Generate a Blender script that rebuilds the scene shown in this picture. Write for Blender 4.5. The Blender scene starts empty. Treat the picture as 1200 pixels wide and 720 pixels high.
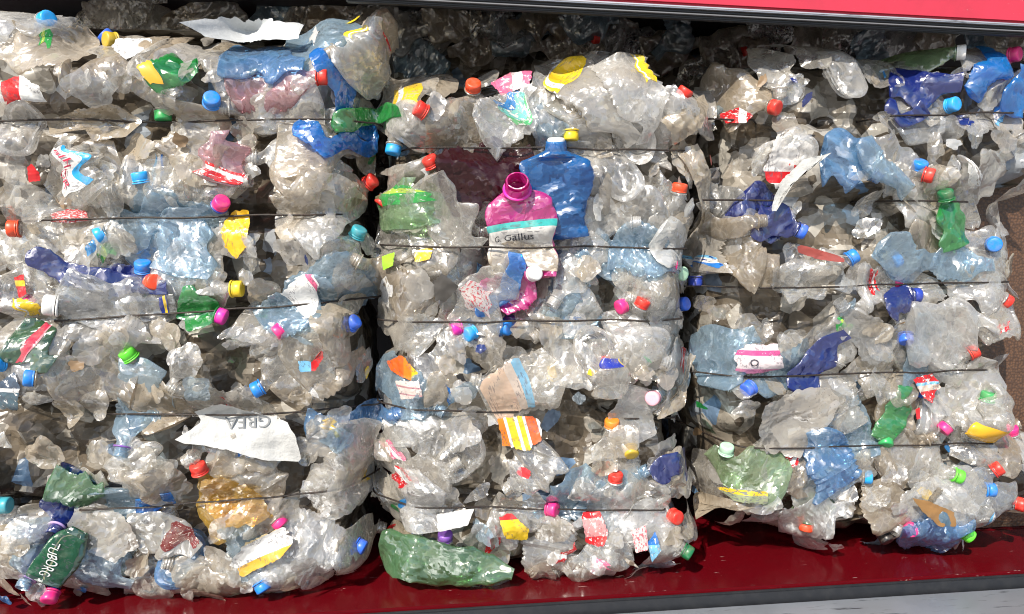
import bpy, math, random, numpy as np
from mathutils import Vector, Matrix, Euler
rng = np.random.default_rng(11)
PI = math.pi
S = bpy.context.scene
COL = S.collection
# ------------------------------------------------------------------ camera
F = 900.0; YAW = math.radians(7.0); PITCH = math.radians(6.0); D = 1.34
RM = np.array(Euler((PI/2 - PITCH, 0, -YAW)).to_matrix())
CAM = -D * (RM @ np.array([0, 0, -1.0]))
def ray(px, py): return RM @ np.array([(px-600)/F, -(py-360)/F, -1.0])
def at(px, py, Y=0.0):
    d = ray(px, py); t = (Y - CAM[1]) / d[1]; return CAM + t*d
def at_z(px, py, Z):
    d = ray(px, py); t = (Z - CAM[2]) / d[2]; return CAM + t*d
def XZ(px, py, h=0.0):
    p = at(px, py, -h); return np.array([p[0], p[2]])
def pix(P):
    q = RM.T @ (np.asarray(P) - CAM); return 600 + F*q[0]/-q[2], 360 - F*q[1]/-q[2]
M = 1/670.0
cd = bpy.data.cameras.new('camera'); co = bpy.data.objects.new('camera', cd); COL.objects.link(co)
co.location = CAM; co.rotation_euler = (PI/2 - PITCH, 0, -YAW)
cd.sensor_width = 36; cd.lens = 36*F/1200; cd.clip_start = .01; cd.clip_end = 500
S.camera = co
# ------------------------------------------------------------------ light
w = bpy.data.worlds.new('World'); S.world = w; w.use_nodes = True
nt = w.node_tree; bg = nt.nodes['Background']; sky = nt.nodes.new('ShaderNodeTexSky')
SUN = Vector((-0.42, -0.62, 0.66)).normalized()
sky.sky_type = 'NISHITA'; sky.sun_disc = False
sky.sun_elevation = math.asin(SUN.z); sky.sun_rotation = math.atan2(SUN.x, SUN.y)
nt.links.new(sky.outputs[0], bg.inputs[0]); bg.inputs[1].default_value = 0.14
sl = bpy.data.lights.new('sun', 'SUN'); so = bpy.data.objects.new('sun', sl); COL.objects.link(so)
sl.energy = 4.8; sl.angle = math.radians(.5); sl.color = (1, .92, .80)
so.rotation_euler = SUN.to_track_quat('Z', 'Y').to_euler(); so.location = (-3, -4, 5)
S.view_settings.view_transform = 'Standard'; S.view_settings.look = 'None'; S.view_settings.exposure = 0.44
S.view_settings.gamma = 1; S.render.filter_size = 1.05; S.cycles.filter_width = 1.05
S.cycles.transparent_max_bounces = 10; S.cycles.max_bounces = 6; S.cycles.sample_clamp_indirect = 6
S.cycles.glossy_bounces = 3; S.cycles.diffuse_bounces = 4; S.cycles.transmission_bounces = 5
S.cycles.caustics_reflective = False; S.cycles.caustics_refractive = False
# ------------------------------------------------------------------ materials
MC = {}
def N(t, typ, **k):
    n = t.nodes.new(typ)
    for a, b in k.items():
        if a in n.inputs: n.inputs[a].default_value = b
        else: setattr(n, a, b)
    return n
def mathn(t, op, a, b=None, clamp=False):
    n = t.nodes.new('ShaderNodeMath'); n.operation = op; n.use_clamp = clamp
    for i, v in enumerate((a, b)):
        if v is None: continue
        if isinstance(v, (int, float)): n.inputs[i].default_value = v
        else: t.links.new(v, n.inputs[i])
    return n.outputs[0]
def mixc(t, f, a, b):
    n = t.nodes.new('ShaderNodeMix'); n.data_type = 'RGBA'
    for i, v in ((0, f), (6, a), (7, b)):
        if isinstance(v, (int, float)): n.inputs[i].default_value = v
        elif isinstance(v, tuple): n.inputs[i].default_value = (*v, 1)
        else: t.links.new(v, n.inputs[i])
    return n.outputs[2]
def newmat(name):
    m = bpy.data.materials.new(name); m.use_nodes = True; t = m.node_tree
    for n in list(t.nodes):
        if n.type != 'OUTPUT_MATERIAL': t.nodes.remove(n)
    return m, t, t.nodes['Material Output']
def crinkle(t, s1=40., s2=130., strength=1.0):
    tc = N(t, 'ShaderNodeTexCoord'); oi = N(t, 'ShaderNodeObjectInfo'); cb = N(t, 'ShaderNodeCombineXYZ'); va = N(t, 'ShaderNodeVectorMath')
    t.links.new(mathn(t, 'MULTIPLY', oi.outputs['Random'], 37.), cb.inputs[0]); t.links.new(mathn(t, 'MULTIPLY', oi.outputs['Random'], 91.), cb.inputs[1])
    t.links.new(tc.outputs['Object'], va.inputs[0]); t.links.new(cb.outputs[0], va.inputs[1]); tc = va.outputs[0]
    vr = N(t, 'ShaderNodeVectorRotate'); vr.rotation_type = 'Y_AXIS'; t.links.new(tc, vr.inputs['Vector']); t.links.new(mathn(t, 'MULTIPLY', oi.outputs['Random'], 71.), vr.inputs['Angle'])
    mp = N(t, 'ShaderNodeMapping'); mp.inputs['Scale'].default_value = (1, 1, .33); t.links.new(vr.outputs[0], mp.inputs[0])
    nz = N(t, 'ShaderNodeTexNoise', Scale=22., Detail=3.); t.links.new(tc, nz.inputs['Vector'])
    wv = N(t, 'ShaderNodeVectorMath'); wv.operation = 'MULTIPLY_ADD'; wv.inputs[1].default_value = (.06, .06, .06)
    t.links.new(nz.outputs['Color'], wv.inputs[0]); t.links.new(mp.outputs[0], wv.inputs[2])
    ge = N(t, 'ShaderNodeNewGeometry'); nrm = ge.outputs['Normal']
    for sc, amt in ((s1, .52), (s2, .45)):
        v = N(t, 'ShaderNodeTexVoronoi', Scale=sc); v.feature = 'F1'; t.links.new(wv.outputs[0], v.inputs['Vector'])
        sb = N(t, 'ShaderNodeVectorMath'); sb.operation = 'SUBTRACT'; sb.inputs[1].default_value = (.5, .5, .5); t.links.new(v.outputs['Color'], sb.inputs[0])
        ma = N(t, 'ShaderNodeVectorMath'); ma.operation = 'MULTIPLY_ADD'; ma.inputs[1].default_value = (amt*strength,)*3; t.links.new(sb.outputs[0], ma.inputs[0]); t.links.new(nrm, ma.inputs[2])
        nrm = ma.outputs[0]
    no = N(t, 'ShaderNodeVectorMath'); no.operation = 'NORMALIZE'; t.links.new(nrm, no.inputs[0])
    rg_ = N(t, 'ShaderNodeTexNoise', Scale=s1*.8, Detail=3., Roughness=.5, Distortion=.8); rg_.noise_type = 'RIDGED_MULTIFRACTAL'; t.links.new(mp.outputs[0], rg_.inputs['Vector'])
    b = N(t, 'ShaderNodeBump', Strength=.75*min(1, strength), Distance=.005); t.links.new(rg_.outputs[0], b.inputs['Height']); t.links.new(no.outputs[0], b.inputs['Normal'])
    return tc, b.outputs[0]
def pet(name, tint, haze, opac=.35, rough=.30, dirt=.4, gloss=.14, dcol=(.44, .35, .24)):
    key = ('pet', name)
    if key in MC: return MC[key]
    m, t, out = newmat(name)
    tc, bn = crinkle(t)
    lw = N(t, 'ShaderNodeLayerWeight', Blend=.5); t.links.new(bn, lw.inputs['Normal'])
    fac = lw.outputs['Facing']
    d1 = N(t, 'ShaderNodeTexNoise', Scale=17., Detail=6., Roughness=.65); t.links.new(tc, d1.inputs['Vector'])
    oi = N(t, 'ShaderNodeObjectInfo')
    dm = N(t, 'ShaderNodeMapRange'); dm.inputs[1].default_value = .42; dm.inputs[2].default_value = .72
    sh = mathn(t, 'ADD', d1.outputs[0], mathn(t, 'MULTIPLY', mathn(t, 'SUBTRACT', oi.outputs['Random'], .5), .22))
    t.links.new(sh, dm.inputs[0])
    dirtf = mathn(t, 'MULTIPLY', dm.outputs[0], dirt)
    # specks of grit
    sp = N(t, 'ShaderNodeTexVoronoi', Scale=210.); t.links.new(tc, sp.inputs['Vector'])
    spf = mathn(t, 'MULTIPLY', mathn(t, 'LESS_THAN', sp.outputs['Distance'], .17), mathn(t, 'GREATER_THAN', d1.outputs[0], .53))
    hz = mixc(t, dirtf, haze, dcol)
    hz = mixc(t, mathn(t, 'MULTIPLY', spf, .6), hz, (.08, .06, .045))
    ve = N(t, 'ShaderNodeTexVoronoi', Scale=30.); ve.feature = 'DISTANCE_TO_EDGE'
    nw_ = N(t, 'ShaderNodeTexNoise', Scale=14., Detail=2.); t.links.new(tc, nw_.inputs['Vector'])
    wv2 = N(t, 'ShaderNodeVectorMath'); wv2.operation = 'MULTIPLY_ADD'; wv2.inputs[1].default_value = (.11, .11, .11); t.links.new(nw_.outputs['Color'], wv2.inputs[0]); t.links.new(tc, wv2.inputs[2]); t.links.new(wv2.outputs[0], ve.inputs['Vector'])
    le = N(t, 'ShaderNodeMapRange'); le.inputs[1].default_value = .0; le.inputs[2].default_value = .055; le.inputs[3].default_value = 1.; le.inputs[4].default_value = 0.; t.links.new(ve.outputs['Distance'], le.inputs[0])
    line = mathn(t, 'MULTIPLY', le.outputs[0], mathn(t, 'SUBTRACT', 1.25, mathn(t, 'MULTIPLY', d1.outputs[0], 1.6)), True)   # stress whitening along creases
    hz = mixc(t, mathn(t, 'MULTIPLY', line, .5 if opac < .3 else .12), hz, tuple(.35 + .6*x for x in haze))
    df = N(t, 'ShaderNodeBsdfDiffuse'); tl = N(t, 'ShaderNodeBsdfTranslucent')
    for n in (df, tl): t.links.new(hz, n.inputs[0]); t.links.new(bn, n.inputs['Normal'])
    mx = N(t, 'ShaderNodeMixShader'); mx.inputs[0].default_value = .5
    t.links.new(df.outputs[0], mx.inputs[1]); t.links.new(tl.outputs[0], mx.inputs[2])
    tr = N(t, 'ShaderNodeBsdfTransparent'); tr.inputs[0].default_value = (*tint, 1)
    op = mathn(t, 'ADD', mathn(t, 'MULTIPLY', mathn(t, 'POWER', fac, 1.6), .55), opac, True)
    op = mathn(t, 'ADD', op, mathn(t, 'MULTIPLY', dirtf, .7), True)
    op = mathn(t, 'ADD', op, mathn(t, 'MULTIPLY', line, .34 if opac < .3 else .07), True)
    m2 = N(t, 'ShaderNodeMixShader'); t.links.new(op, m2.inputs[0])
    t.links.new(tr.outputs[0], m2.inputs[1]); t.links.new(mx.outputs[0], m2.inputs[2])
    gl = N(t, 'ShaderNodeBsdfGlossy', Roughness=rough); gl.inputs[0].default_value = (1, 1, 1, 1)
    t.links.new(bn, gl.inputs['Normal'])
    gf = mathn(t, 'ADD', mathn(t, 'MULTIPLY', mathn(t, 'POWER', fac, 4.), .6), gloss, True)
    gf = mathn(t, 'MULTIPLY', gf, mathn(t, 'SUBTRACT', 1.0, mathn(t, 'MULTIPLY', dirtf, .8)))
    g2 = N(t, 'ShaderNodeBsdfGlossy', Roughness=.07); g2.inputs[0].default_value = (1, 1, 1, 1); t.links.new(bn, g2.inputs['Normal'])
    gm = N(t, 'ShaderNodeMixShader'); gm.inputs[0].default_value = .32; t.links.new(gl.outputs[0], gm.inputs[1]); t.links.new(g2.outputs[0], gm.inputs[2]); gl = gm
    m3 = N(t, 'ShaderNodeMixShader'); t.links.new(gf, m3.inputs[0])
    t.links.new(m2.outputs[0], m3.inputs[1]); t.links.new(gl.outputs[0], m3.inputs[2])
    t.links.new(m3.outputs[0], out.inputs[0])
    MC[key] = m; return m
PETS = {
 'clear':   dict(tint=(.95,.95,.94), haze=(.88,.835,.755), opac=.10, dirt=.32),
 'bright':  dict(tint=(.96,.96,.96), haze=(.94,.925,.89), opac=.19, dirt=.18, gloss=.13),
 'beige':   dict(tint=(.90,.86,.80), haze=(.80,.73,.62), opac=.20, dirt=.45),
 'grey':    dict(tint=(.85,.86,.87), haze=(.66,.66,.65), opac=.17, dirt=.45),
 'dusty':   dict(tint=(.80,.75,.68), haze=(.62,.54,.43), opac=.24, dirt=.7),
 'paleblue':dict(tint=(.72,.86,.95), haze=(.42,.58,.72), opac=.22, dirt=.25),
 'blue':    dict(tint=(.16,.50,.90), haze=(.07,.30,.68), opac=.36, dirt=.12),
 'vivid':   dict(tint=(.05,.45,.92), haze=(.01,.30,.80), opac=.44, dirt=.05, gloss=.12),
 'bigblue': dict(tint=(.02,.30,.68), haze=(.004,.19,.56), opac=.62, dirt=.05, gloss=.08),
 'midblue':dict(tint=(.42,.70,.95), haze=(.20,.43,.74), opac=.28, dirt=.15),
 'midgreen':dict(tint=(.35,.64,.36), haze=(.15,.36,.17), opac=.38, dirt=.25),
 'navy':    dict(tint=(.03,.08,.45), haze=(.01,.035,.30), opac=.60, dirt=.06, gloss=.12),
 'green':   dict(tint=(.08,.65,.18), haze=(.02,.42,.08), opac=.50, dirt=.08),
 'darkgreen':dict(tint=(.06,.28,.12), haze=(.03,.17,.07), opac=.45, dirt=.25),
 'palegreen':dict(tint=(.65,.85,.60), haze=(.40,.56,.34), opac=.25, dirt=.4),
 'maroon':  dict(tint=(.16,.02,.03), haze=(.055,.007,.011), opac=.8, dirt=.03, gloss=.035),
 'amber':   dict(tint=(.95,.74,.25), haze=(.78,.52,.10), opac=.27, dirt=.15),
 'magenta': dict(tint=(.85,.02,.40), haze=(.76,.01,.32), opac=.80, dirt=.05),
 'pinkclear':dict(tint=(.9,.6,.65), haze=(.62,.36,.40), opac=.25, dirt=.3),
 'white':   dict(tint=(.95,.95,.95), haze=(.84,.84,.82), opac=.70, dirt=.15),
 'cloudy':  dict(tint=(.90,.89,.87), haze=(.70,.67,.62), opac=.42, dirt=.35, rough=.22),
 'film':    dict(tint=(.90,.85,.78), haze=(.66,.58,.46), opac=.5, dirt=.6, rough=.2),
}
def P_(k): return pet('plastic_' + k, **PETS[k])
CAPC = {'blue':(.015,.22,.72),'lightblue':(.02,.36,.85),'navy':(.02,.05,.35),'royal':(.03,.14,.72),'red':(.70,.03,.02),'orange red':(.80,.07,.02),
 'orange':(.85,.25,.02),'yellow':(.82,.58,.02),'mustard':(.55,.38,.03),'pink':(.78,.03,.22),'magenta':(.75,.02,.38),'light pink':(.85,.42,.52),'white':(.80,.80,.79),
 'green':(.03,.35,.10),'dark green':(.01,.14,.05),'lime':(.12,.68,.04),'pale green':(.45,.72,.52),'teal':(.04,.34,.42),'black':(.015,.015,.018),
 'dark grey':(.06,.06,.065),'purple':(.22,.08,.45),'lilac':(.5,.35,.7)}
def solid(name, col, rough=.35, bump=0., metallic=0., noise=.25, nscale=40., col2=None):
    key = ('solid', name)
    if key in MC: return MC[key]
    m, t, out = newmat(name)
    b = N(t, 'ShaderNodeBsdfPrincipled', Roughness=rough, Metallic=metallic)
    tc = N(t, 'ShaderNodeTexCoord'); nz = N(t, 'ShaderNodeTexNoise', Scale=nscale, Detail=7., Roughness=.65)
    t.links.new(tc.outputs['Object'], nz.inputs['Vector'])
    mr = N(t, 'ShaderNodeMapRange'); mr.inputs[1].default_value = .45; mr.inputs[2].default_value = .7; t.links.new(nz.outputs[0], mr.inputs[0])
    c2 = col2 or tuple(c*.55 + .03 for c in col)
    t.links.new(mixc(t, mathn(t, 'MULTIPLY', mr.outputs[0], noise), col, c2), b.inputs['Base Color'])
    t.links.new(mathn(t, 'ADD', mathn(t, 'MULTIPLY', nz.outputs[0], .25), rough - .12), b.inputs['Roughness'])
    if bump:
        bp = N(t, 'ShaderNodeBump', Strength=bump, Distance=.004); t.links.new(nz.outputs[0], bp.inputs['Height']); t.links.new(bp.outputs[0], b.inputs['Normal'])
    t.links.new(b.outputs[0], out.inputs[0]); MC[key] = m; return m
def capmat(c): return solid('cap_' + c.replace(' ', '_'), CAPC[c], .38, noise=.75, nscale=75., col2=tuple(.5*x + .5*d for x, d in zip(CAPC[c], (.28, .22, .16))))
def print_mat(name, stops, axis='v', blotch=None, blotch_scale=9., amount=.5, wear=.35, rough=.3, alpha=1.0):
    """printed label film: bands of ink across the UV map, an optional second ink in blotches, scuffed and dirty; wear = ink loss"""
    key = ('print', name)
    if key in MC: return MC[key]
    m, t, out = newmat(name)
    uv = N(t, 'ShaderNodeUVMap'); sp = N(t, 'ShaderNodeSeparateXYZ'); t.links.new(uv.outputs[0], sp.inputs[0])
    tc, bn = crinkle(t, 90., 260., .35)
    nz = N(t, 'ShaderNodeTexNoise', Scale=30., Detail=6., Roughness=.7); t.links.new(tc, nz.inputs['Vector'])
    rp = N(t, 'ShaderNodeValToRGB'); rp.color_ramp.interpolation = 'CONSTANT'
    t.links.new(sp.outputs[{'u': 0, 'v': 1}[axis]], rp.inputs[0])
    e = rp.color_ramp.elements
    while len(e) < len(stops): e.new(.5)
    for i, (p, c) in enumerate(stops): e[i].position = p; e[i].color = (*c, 1)
    c = rp.outputs[0]
    if blotch:
        n2 = N(t, 'ShaderNodeTexNoise', Scale=blotch_scale, Detail=3., Roughness=.6); t.links.new(uv.outputs[0], n2.inputs['Vector'])
        c = mixc(t, mathn(t, 'GREATER_THAN', n2.outputs[0], 1 - amount), c, blotch)
    mpp = N(t, 'ShaderNodeMapping'); mpp.inputs['Scale'].default_value = (34, 9, 1); t.links.new(uv.outputs[0], mpp.inputs[0])
    fp = N(t, 'ShaderNodeTexNoise', Scale=1., Detail=1.); t.links.new(mpp.outputs[0], fp.inputs['Vector'])
    zn = N(t, 'ShaderNodeTexNoise', Scale=2.6, Detail=0.); t.links.new(uv.outputs[0], zn.inputs['Vector'])
    ink = mathn(t, 'MULTIPLY', mathn(t, 'GREATER_THAN', fp.outputs[0], .56), mathn(t, 'GREATER_THAN', zn.outputs[0], .53))
    c = mixc(t, mathn(t, 'MULTIPLY', ink, .55), c, (.10, .09, .12))       # smudged fine print
    mr = N(t, 'ShaderNodeMapRange'); mr.inputs[1].default_value = .5; mr.inputs[2].default_value = .68; t.links.new(nz.outputs[0], mr.inputs[0])
    c = mixc(t, mathn(t, 'MULTIPLY', mr.outputs[0], wear), c, (.50, .45, .38))
    b = N(t, 'ShaderNodeBsdfPrincipled', Roughness=rough); t.links.new(c, b.inputs['Base Color']); t.links.new(bn, b.inputs['Normal'])
    tl = N(t, 'ShaderNodeBsdfTranslucent'); t.links.new(c, tl.inputs[0])
    mx = N(t, 'ShaderNodeMixShader'); mx.inputs[0].default_value = .2
    t.links.new(b.outputs[0], mx.inputs[1]); t.links.new(tl.outputs[0], mx.inputs[2])
    if alpha < 1:
        tr = N(t, 'ShaderNodeBsdfTransparent'); m2 = N(t, 'ShaderNodeMixShader'); m2.inputs[0].default_value = alpha
        t.links.new(tr.outputs[0], m2.inputs[1]); t.links.new(mx.outputs[0], m2.inputs[2]); mx = m2
    t.links.new(mx.outputs[0], out.inputs[0]); MC[key] = m; return m
W_ = (.80,.80,.79); RED = (.66,.02,.025); BLU = (.03,.20,.62); NAV = (.02,.04,.26); YEL = (.85,.58,.03); GRN = (.05,.38,.09); PNK = (.80,.16,.30); TEA = (.05,.48,.46); ORG = (.85,.24,.02); BRN = (.14,.02,.02)
SKY_ = (.22,.55,.82); BEI = (.62,.52,.38)
# ------------------------------------------------------------------ bale outlines and wires, in photo pixels
BALES = {
 'left':  [(-115,-10),(60,-8),(80,26),(110,26),(240,24),(340,26),(380,4),(455,4),(470,60),(440,115),(436,200),(437,300),(438,400),(440,480),(434,590),(434,684),(330,718),(200,734),(60,738),(-115,736)],
 'middle':[(443,72),(560,68),(640,60),(730,52),(775,70),(858,96),(866,190),(856,250),(830,300),(824,380),(830,440),(820,500),(834,560),(842,644),(822,678),(690,704),(590,716),(450,706),(436,600),(440,480),(436,380),(440,250),(434,140)],
 'right':[(852,56),(900,44),(1010,38),(1060,50),(1130,46),(1290,38),(1290,226),(1216,236),(1208,258),(1216,300),(1228,330),(1224,370),(1222,410),(1204,440),(1204,490),(1230,506),(1300,512),(1300,620),(1190,624),(1130,664),(1040,668),(970,668),(930,640),(842,634),(838,540),(834,440),(838,340),(840,240),(850,150)],
}
WIRES = {'left': [((0,141),(437,139)),((18,259),(438,249)),((60,378),(440,352)),((-20,490),(440,486)),((90,602),(436,577))],
 'middle': [((446,172),(826,176)),((450,289),(808,292)),((446,380),(806,376)),((446,480),(800,497)),((440,597),(822,602))],
 'right': [((842,137),(1190,132)),((830,236),(1180,235)),((826,341),(1190,331)),((826,445),(1166,436)),((828,531),(1166,521))]}
G = .005; X0, X1, Z0, Z1 = -1.16, 1.2, -.66, .62
NX = int((X1-X0)/G)+1; NZ = int((Z1-Z0)/G)+1
GX, GZ = np.meshgrid(X0 + G*np.arange(NX), Z0 + G*np.arange(NZ))
def sdf(poly):
    d = np.full(GX.shape, 9.); ins = np.zeros(GX.shape, bool); n = len(poly)
    for i in range(n):
        (x1, y1), (x2, y2) = poly[i], poly[(i+1) % n]
        ex, ey = x2-x1, y2-y1; L = ex*ex + ey*ey
        tt = np.clip(((GX-x1)*ex + (GZ-y1)*ey)/L, 0, 1)
        d = np.minimum(d, np.hypot(GX-x1-tt*ex, GZ-y1-tt*ey))
        if y1 != y2:
            c = ((y1 > GZ) != (y2 > GZ)) & (GX < (x2-x1)*(GZ-y1)/(y2-y1) + x1); ins ^= c
    return np.where(ins, d, -d)
def blur(A, s):
    r = int(3*s); k = np.exp(-np.arange(-r, r+1)**2/(2*s*s)); k /= k.sum()
    B = np.pad(A, r, mode='edge')
    B = sum(k[i]*B[i:i+A.shape[0], :] for i in range(2*r+1))
    return sum(k[i]*B[:, i:i+A.shape[1]] for i in range(2*r+1))
wob = blur(rng.normal(size=GX.shape), 4); wob *= .006/wob.std()
SD = {b: sdf([tuple(XZ(*p)) for p in BALES[b]]) + wob for b in BALES}
SA = np.max(np.stack(list(SD.values())), 0)
GR = {b: np.gradient(SD[b], G) for b in SD}
edge = np.where(SA < .075, -.10*((.075 - np.clip(SA, 0, .075))/.075)**2, 0) + np.clip(np.minimum(SA, 0)*6, -.22, 0)
bumps = blur(rng.normal(size=GX.shape), 9); bumps *= .014/bumps.std()
PIN = np.zeros(GX.shape)
for b, ws in WIRES.items():
    for p, q in ws:
        a, c = XZ(*p), XZ(*q); zl = a[1] + (c[1]-a[1])*(GX-a[0])/(c[0]-a[0])
        PIN = np.maximum(PIN, np.exp(-((GZ-zl)/.015)**2)*(SD[b] > -.01))
T = edge + bumps*(1-PIN) - .021*PIN
H = np.where(SA > -.02, T - .085, T - .02); H0 = H.copy()
PROT = np.zeros(GX.shape, bool)
def gi(x, z): return np.clip(((z-Z0)/G), 0, NZ-1.01), np.clip(((x-X0)/G), 0, NX-1.01)
def samp(A, x, z):
    fz, fx = gi(x, z); i = fz.astype(int); j = fx.astype(int); a = fz-i; c = fx-j
    return A[i,j]*(1-a)*(1-c) + A[i+1,j]*a*(1-c) + A[i,j+1]*(1-a)*c + A[i+1,j+1]*a*c
def disc(px, py, rad):
    p = XZ(px, py); return (GX-p[0])**2 + (GZ-p[1])**2 < (rad*M)**2
def home(x, z): return max(SD, key=lambda b: float(samp(SD[b], np.array([x]), np.array([z]))[0]))
def local_blur(x, z, r, s):
    fz, fx = gi(np.array([x]), np.array([z])); k = int(r/G)
    i0, i1 = max(0, int(fz[0])-k), min(NZ, int(fz[0])+k+1); j0, j1 = max(0, int(fx[0])-k), min(NX, int(fx[0])+k+1)
    B = np.zeros_like(H); B[i0:i1, j0:j1] = blur(H[i0:i1, j0:j1], s)
    return B
# ------------------------------------------------------------------ crushed shapes
def crumple(P, amp, rg, f=1.0):
    d = np.zeros(P.shape[:-1])
    Q = P + .006*np.sin(P[..., [1,2,0]]*60*f + rg.uniform(0, 6, 3))
    for k in range(5):
        v = rg.normal(size=3); v /= np.linalg.norm(v); fr = f*rg.uniform(8, 26)
        u = Q@v*fr + rg.uniform(); d += (np.abs(u - np.floor(u) - .5) - .25)*rg.uniform(.6, 1.5)
    for k in range(3):
        v = rg.normal(size=3); v /= np.linalg.norm(v); fr = f*rg.uniform(40, 80)
        u = Q@v*fr + rg.uniform(); d += (np.abs(u - np.floor(u) - .5) - .25)*.26
    return d*amp
JOBS = []
def smooth1(n, rg, k=5):
    a = rg.normal(size=k+3); x = np.linspace(0, k, n); i = np.minimum(x.astype(int), k-1); f = x-i; f = f*f*(3-2*f); return a[i]*(1-f)+a[i+1]*f
def grid_normals(P, closed):
    du = np.gradient(P, axis=0)
    dv = (np.roll(P, -1, 1) - np.roll(P, 1, 1)) if closed else np.gradient(P, axis=1)
    n = np.cross(du, dv); n /= np.linalg.norm(n, axis=-1, keepdims=True) + 1e-12; return n
def place(P, nw, cx, cz, ang, hb, lift, anchor, push=True, flex=1.0, sig=4.0, drop=.05):
    """local (x along axis, y across, z out) -> (X, Z, h) draped on the pile; nw = weight of the rigid anchor point"""
    ca, sa = math.cos(ang), math.sin(ang)
    X = cx + P[..., 0]*ca - P[..., 1]*sa; Z = cz + P[..., 0]*sa + P[..., 1]*ca
    ax = cx + anchor[0]*ca - anchor[1]*sa; az = cz + anchor[0]*sa + anchor[1]*ca
    if push:
        sd, (gz, gx) = SD[hb], GR[hb]
        for _ in range(2):
            s = samp(sd, X, Z); k = np.clip(.002 - s, 0, .3)*.62*(1-nw)
            X = X + k*samp(gx, X, Z); Z = Z + k*samp(gz, X, Z)
    HB = local_blur(cx, cz, .26, sig)
    base = samp(HB, X, Z); med = np.median(base)
    base = np.clip(base, med - drop, med + drop)*flex + med*(1-flex)
    ab = float(samp(HB, np.array([ax]), np.array([az]))[0]); ab = min(max(ab, med-.025), med+drop)
    base = base*(1-nw) + ab*nw
    return np.stack([X, Z, base + P[..., 2] + lift], -1), (ax, az)
def deposit(V):
    fz, fx = gi(V[..., 0].ravel(), V[..., 1].ravel()); h = V[..., 2].ravel()
    i = fz.astype(int); j = fx.astype(int)
    for a in (0, 1):
        for c in (0, 1): np.maximum.at(H, (np.minimum(i+a, NZ-1), np.minimum(j+c, NX-1)), h)
def quads(ns, nt, closed):
    i, j = np.meshgrid(np.arange(ns-1), np.arange(nt if closed else nt-1), indexing='ij'); i = i.ravel(); j = j.ravel(); k = (j+1) % nt
    return np.stack([i*nt+j, (i+1)*nt+j, (i+1)*nt+k, i*nt+k], 1)
def profile(s, rg, kind, R, rn, ribs):
    body = np.ones_like(s)
    body *= np.clip(.45 + .55*np.sqrt(np.clip(s/.05, 0, 1)), 0, 1)
    if ribs: body *= 1 + .05*np.sin(s*2*PI*rg.uniform(10, 16))*(s > .1)*(s < .62)
    body *= 1 - rg.uniform(0, .14)*np.exp(-((s - rg.uniform(.35, .5))/.07)**2)
    sh = rg.uniform(.60, .70)
    k = np.clip((s - sh)/(.86 - sh), 0, 1); k = k*k*(3-2*k)
    return R*body*(1-k) + rn*k
def cap_mesh(r, h, n=40):
    a = 2*PI*np.arange(n)/n; rr = r*(1 + .03*(np.arange(n) % 2)); V = []; 
    for hh, q in ((0, 1.02), (h*.12, 1.02), (h*.16, .97), (h*.2, 1.0), (h*.84, 1.0), (h*.95, .94), (h, .84), (h*1.0, .5)):
        rad = rr*q if .15 < hh/h < .9 else np.full(n, r*q)
        V.append(np.stack([np.full(n, hh), rad*np.cos(a), rad*np.sin(a)], 1))
    k = len(V); V = np.concatenate(V + [np.array([[h, 0, 0]])]); f = [list(q) for q in quads(k, n, True)]
    f += [[(k-1)*n+j, k*n, (k-1)*n+(j+1) % n] for j in range(n)]
    return V, f
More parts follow.
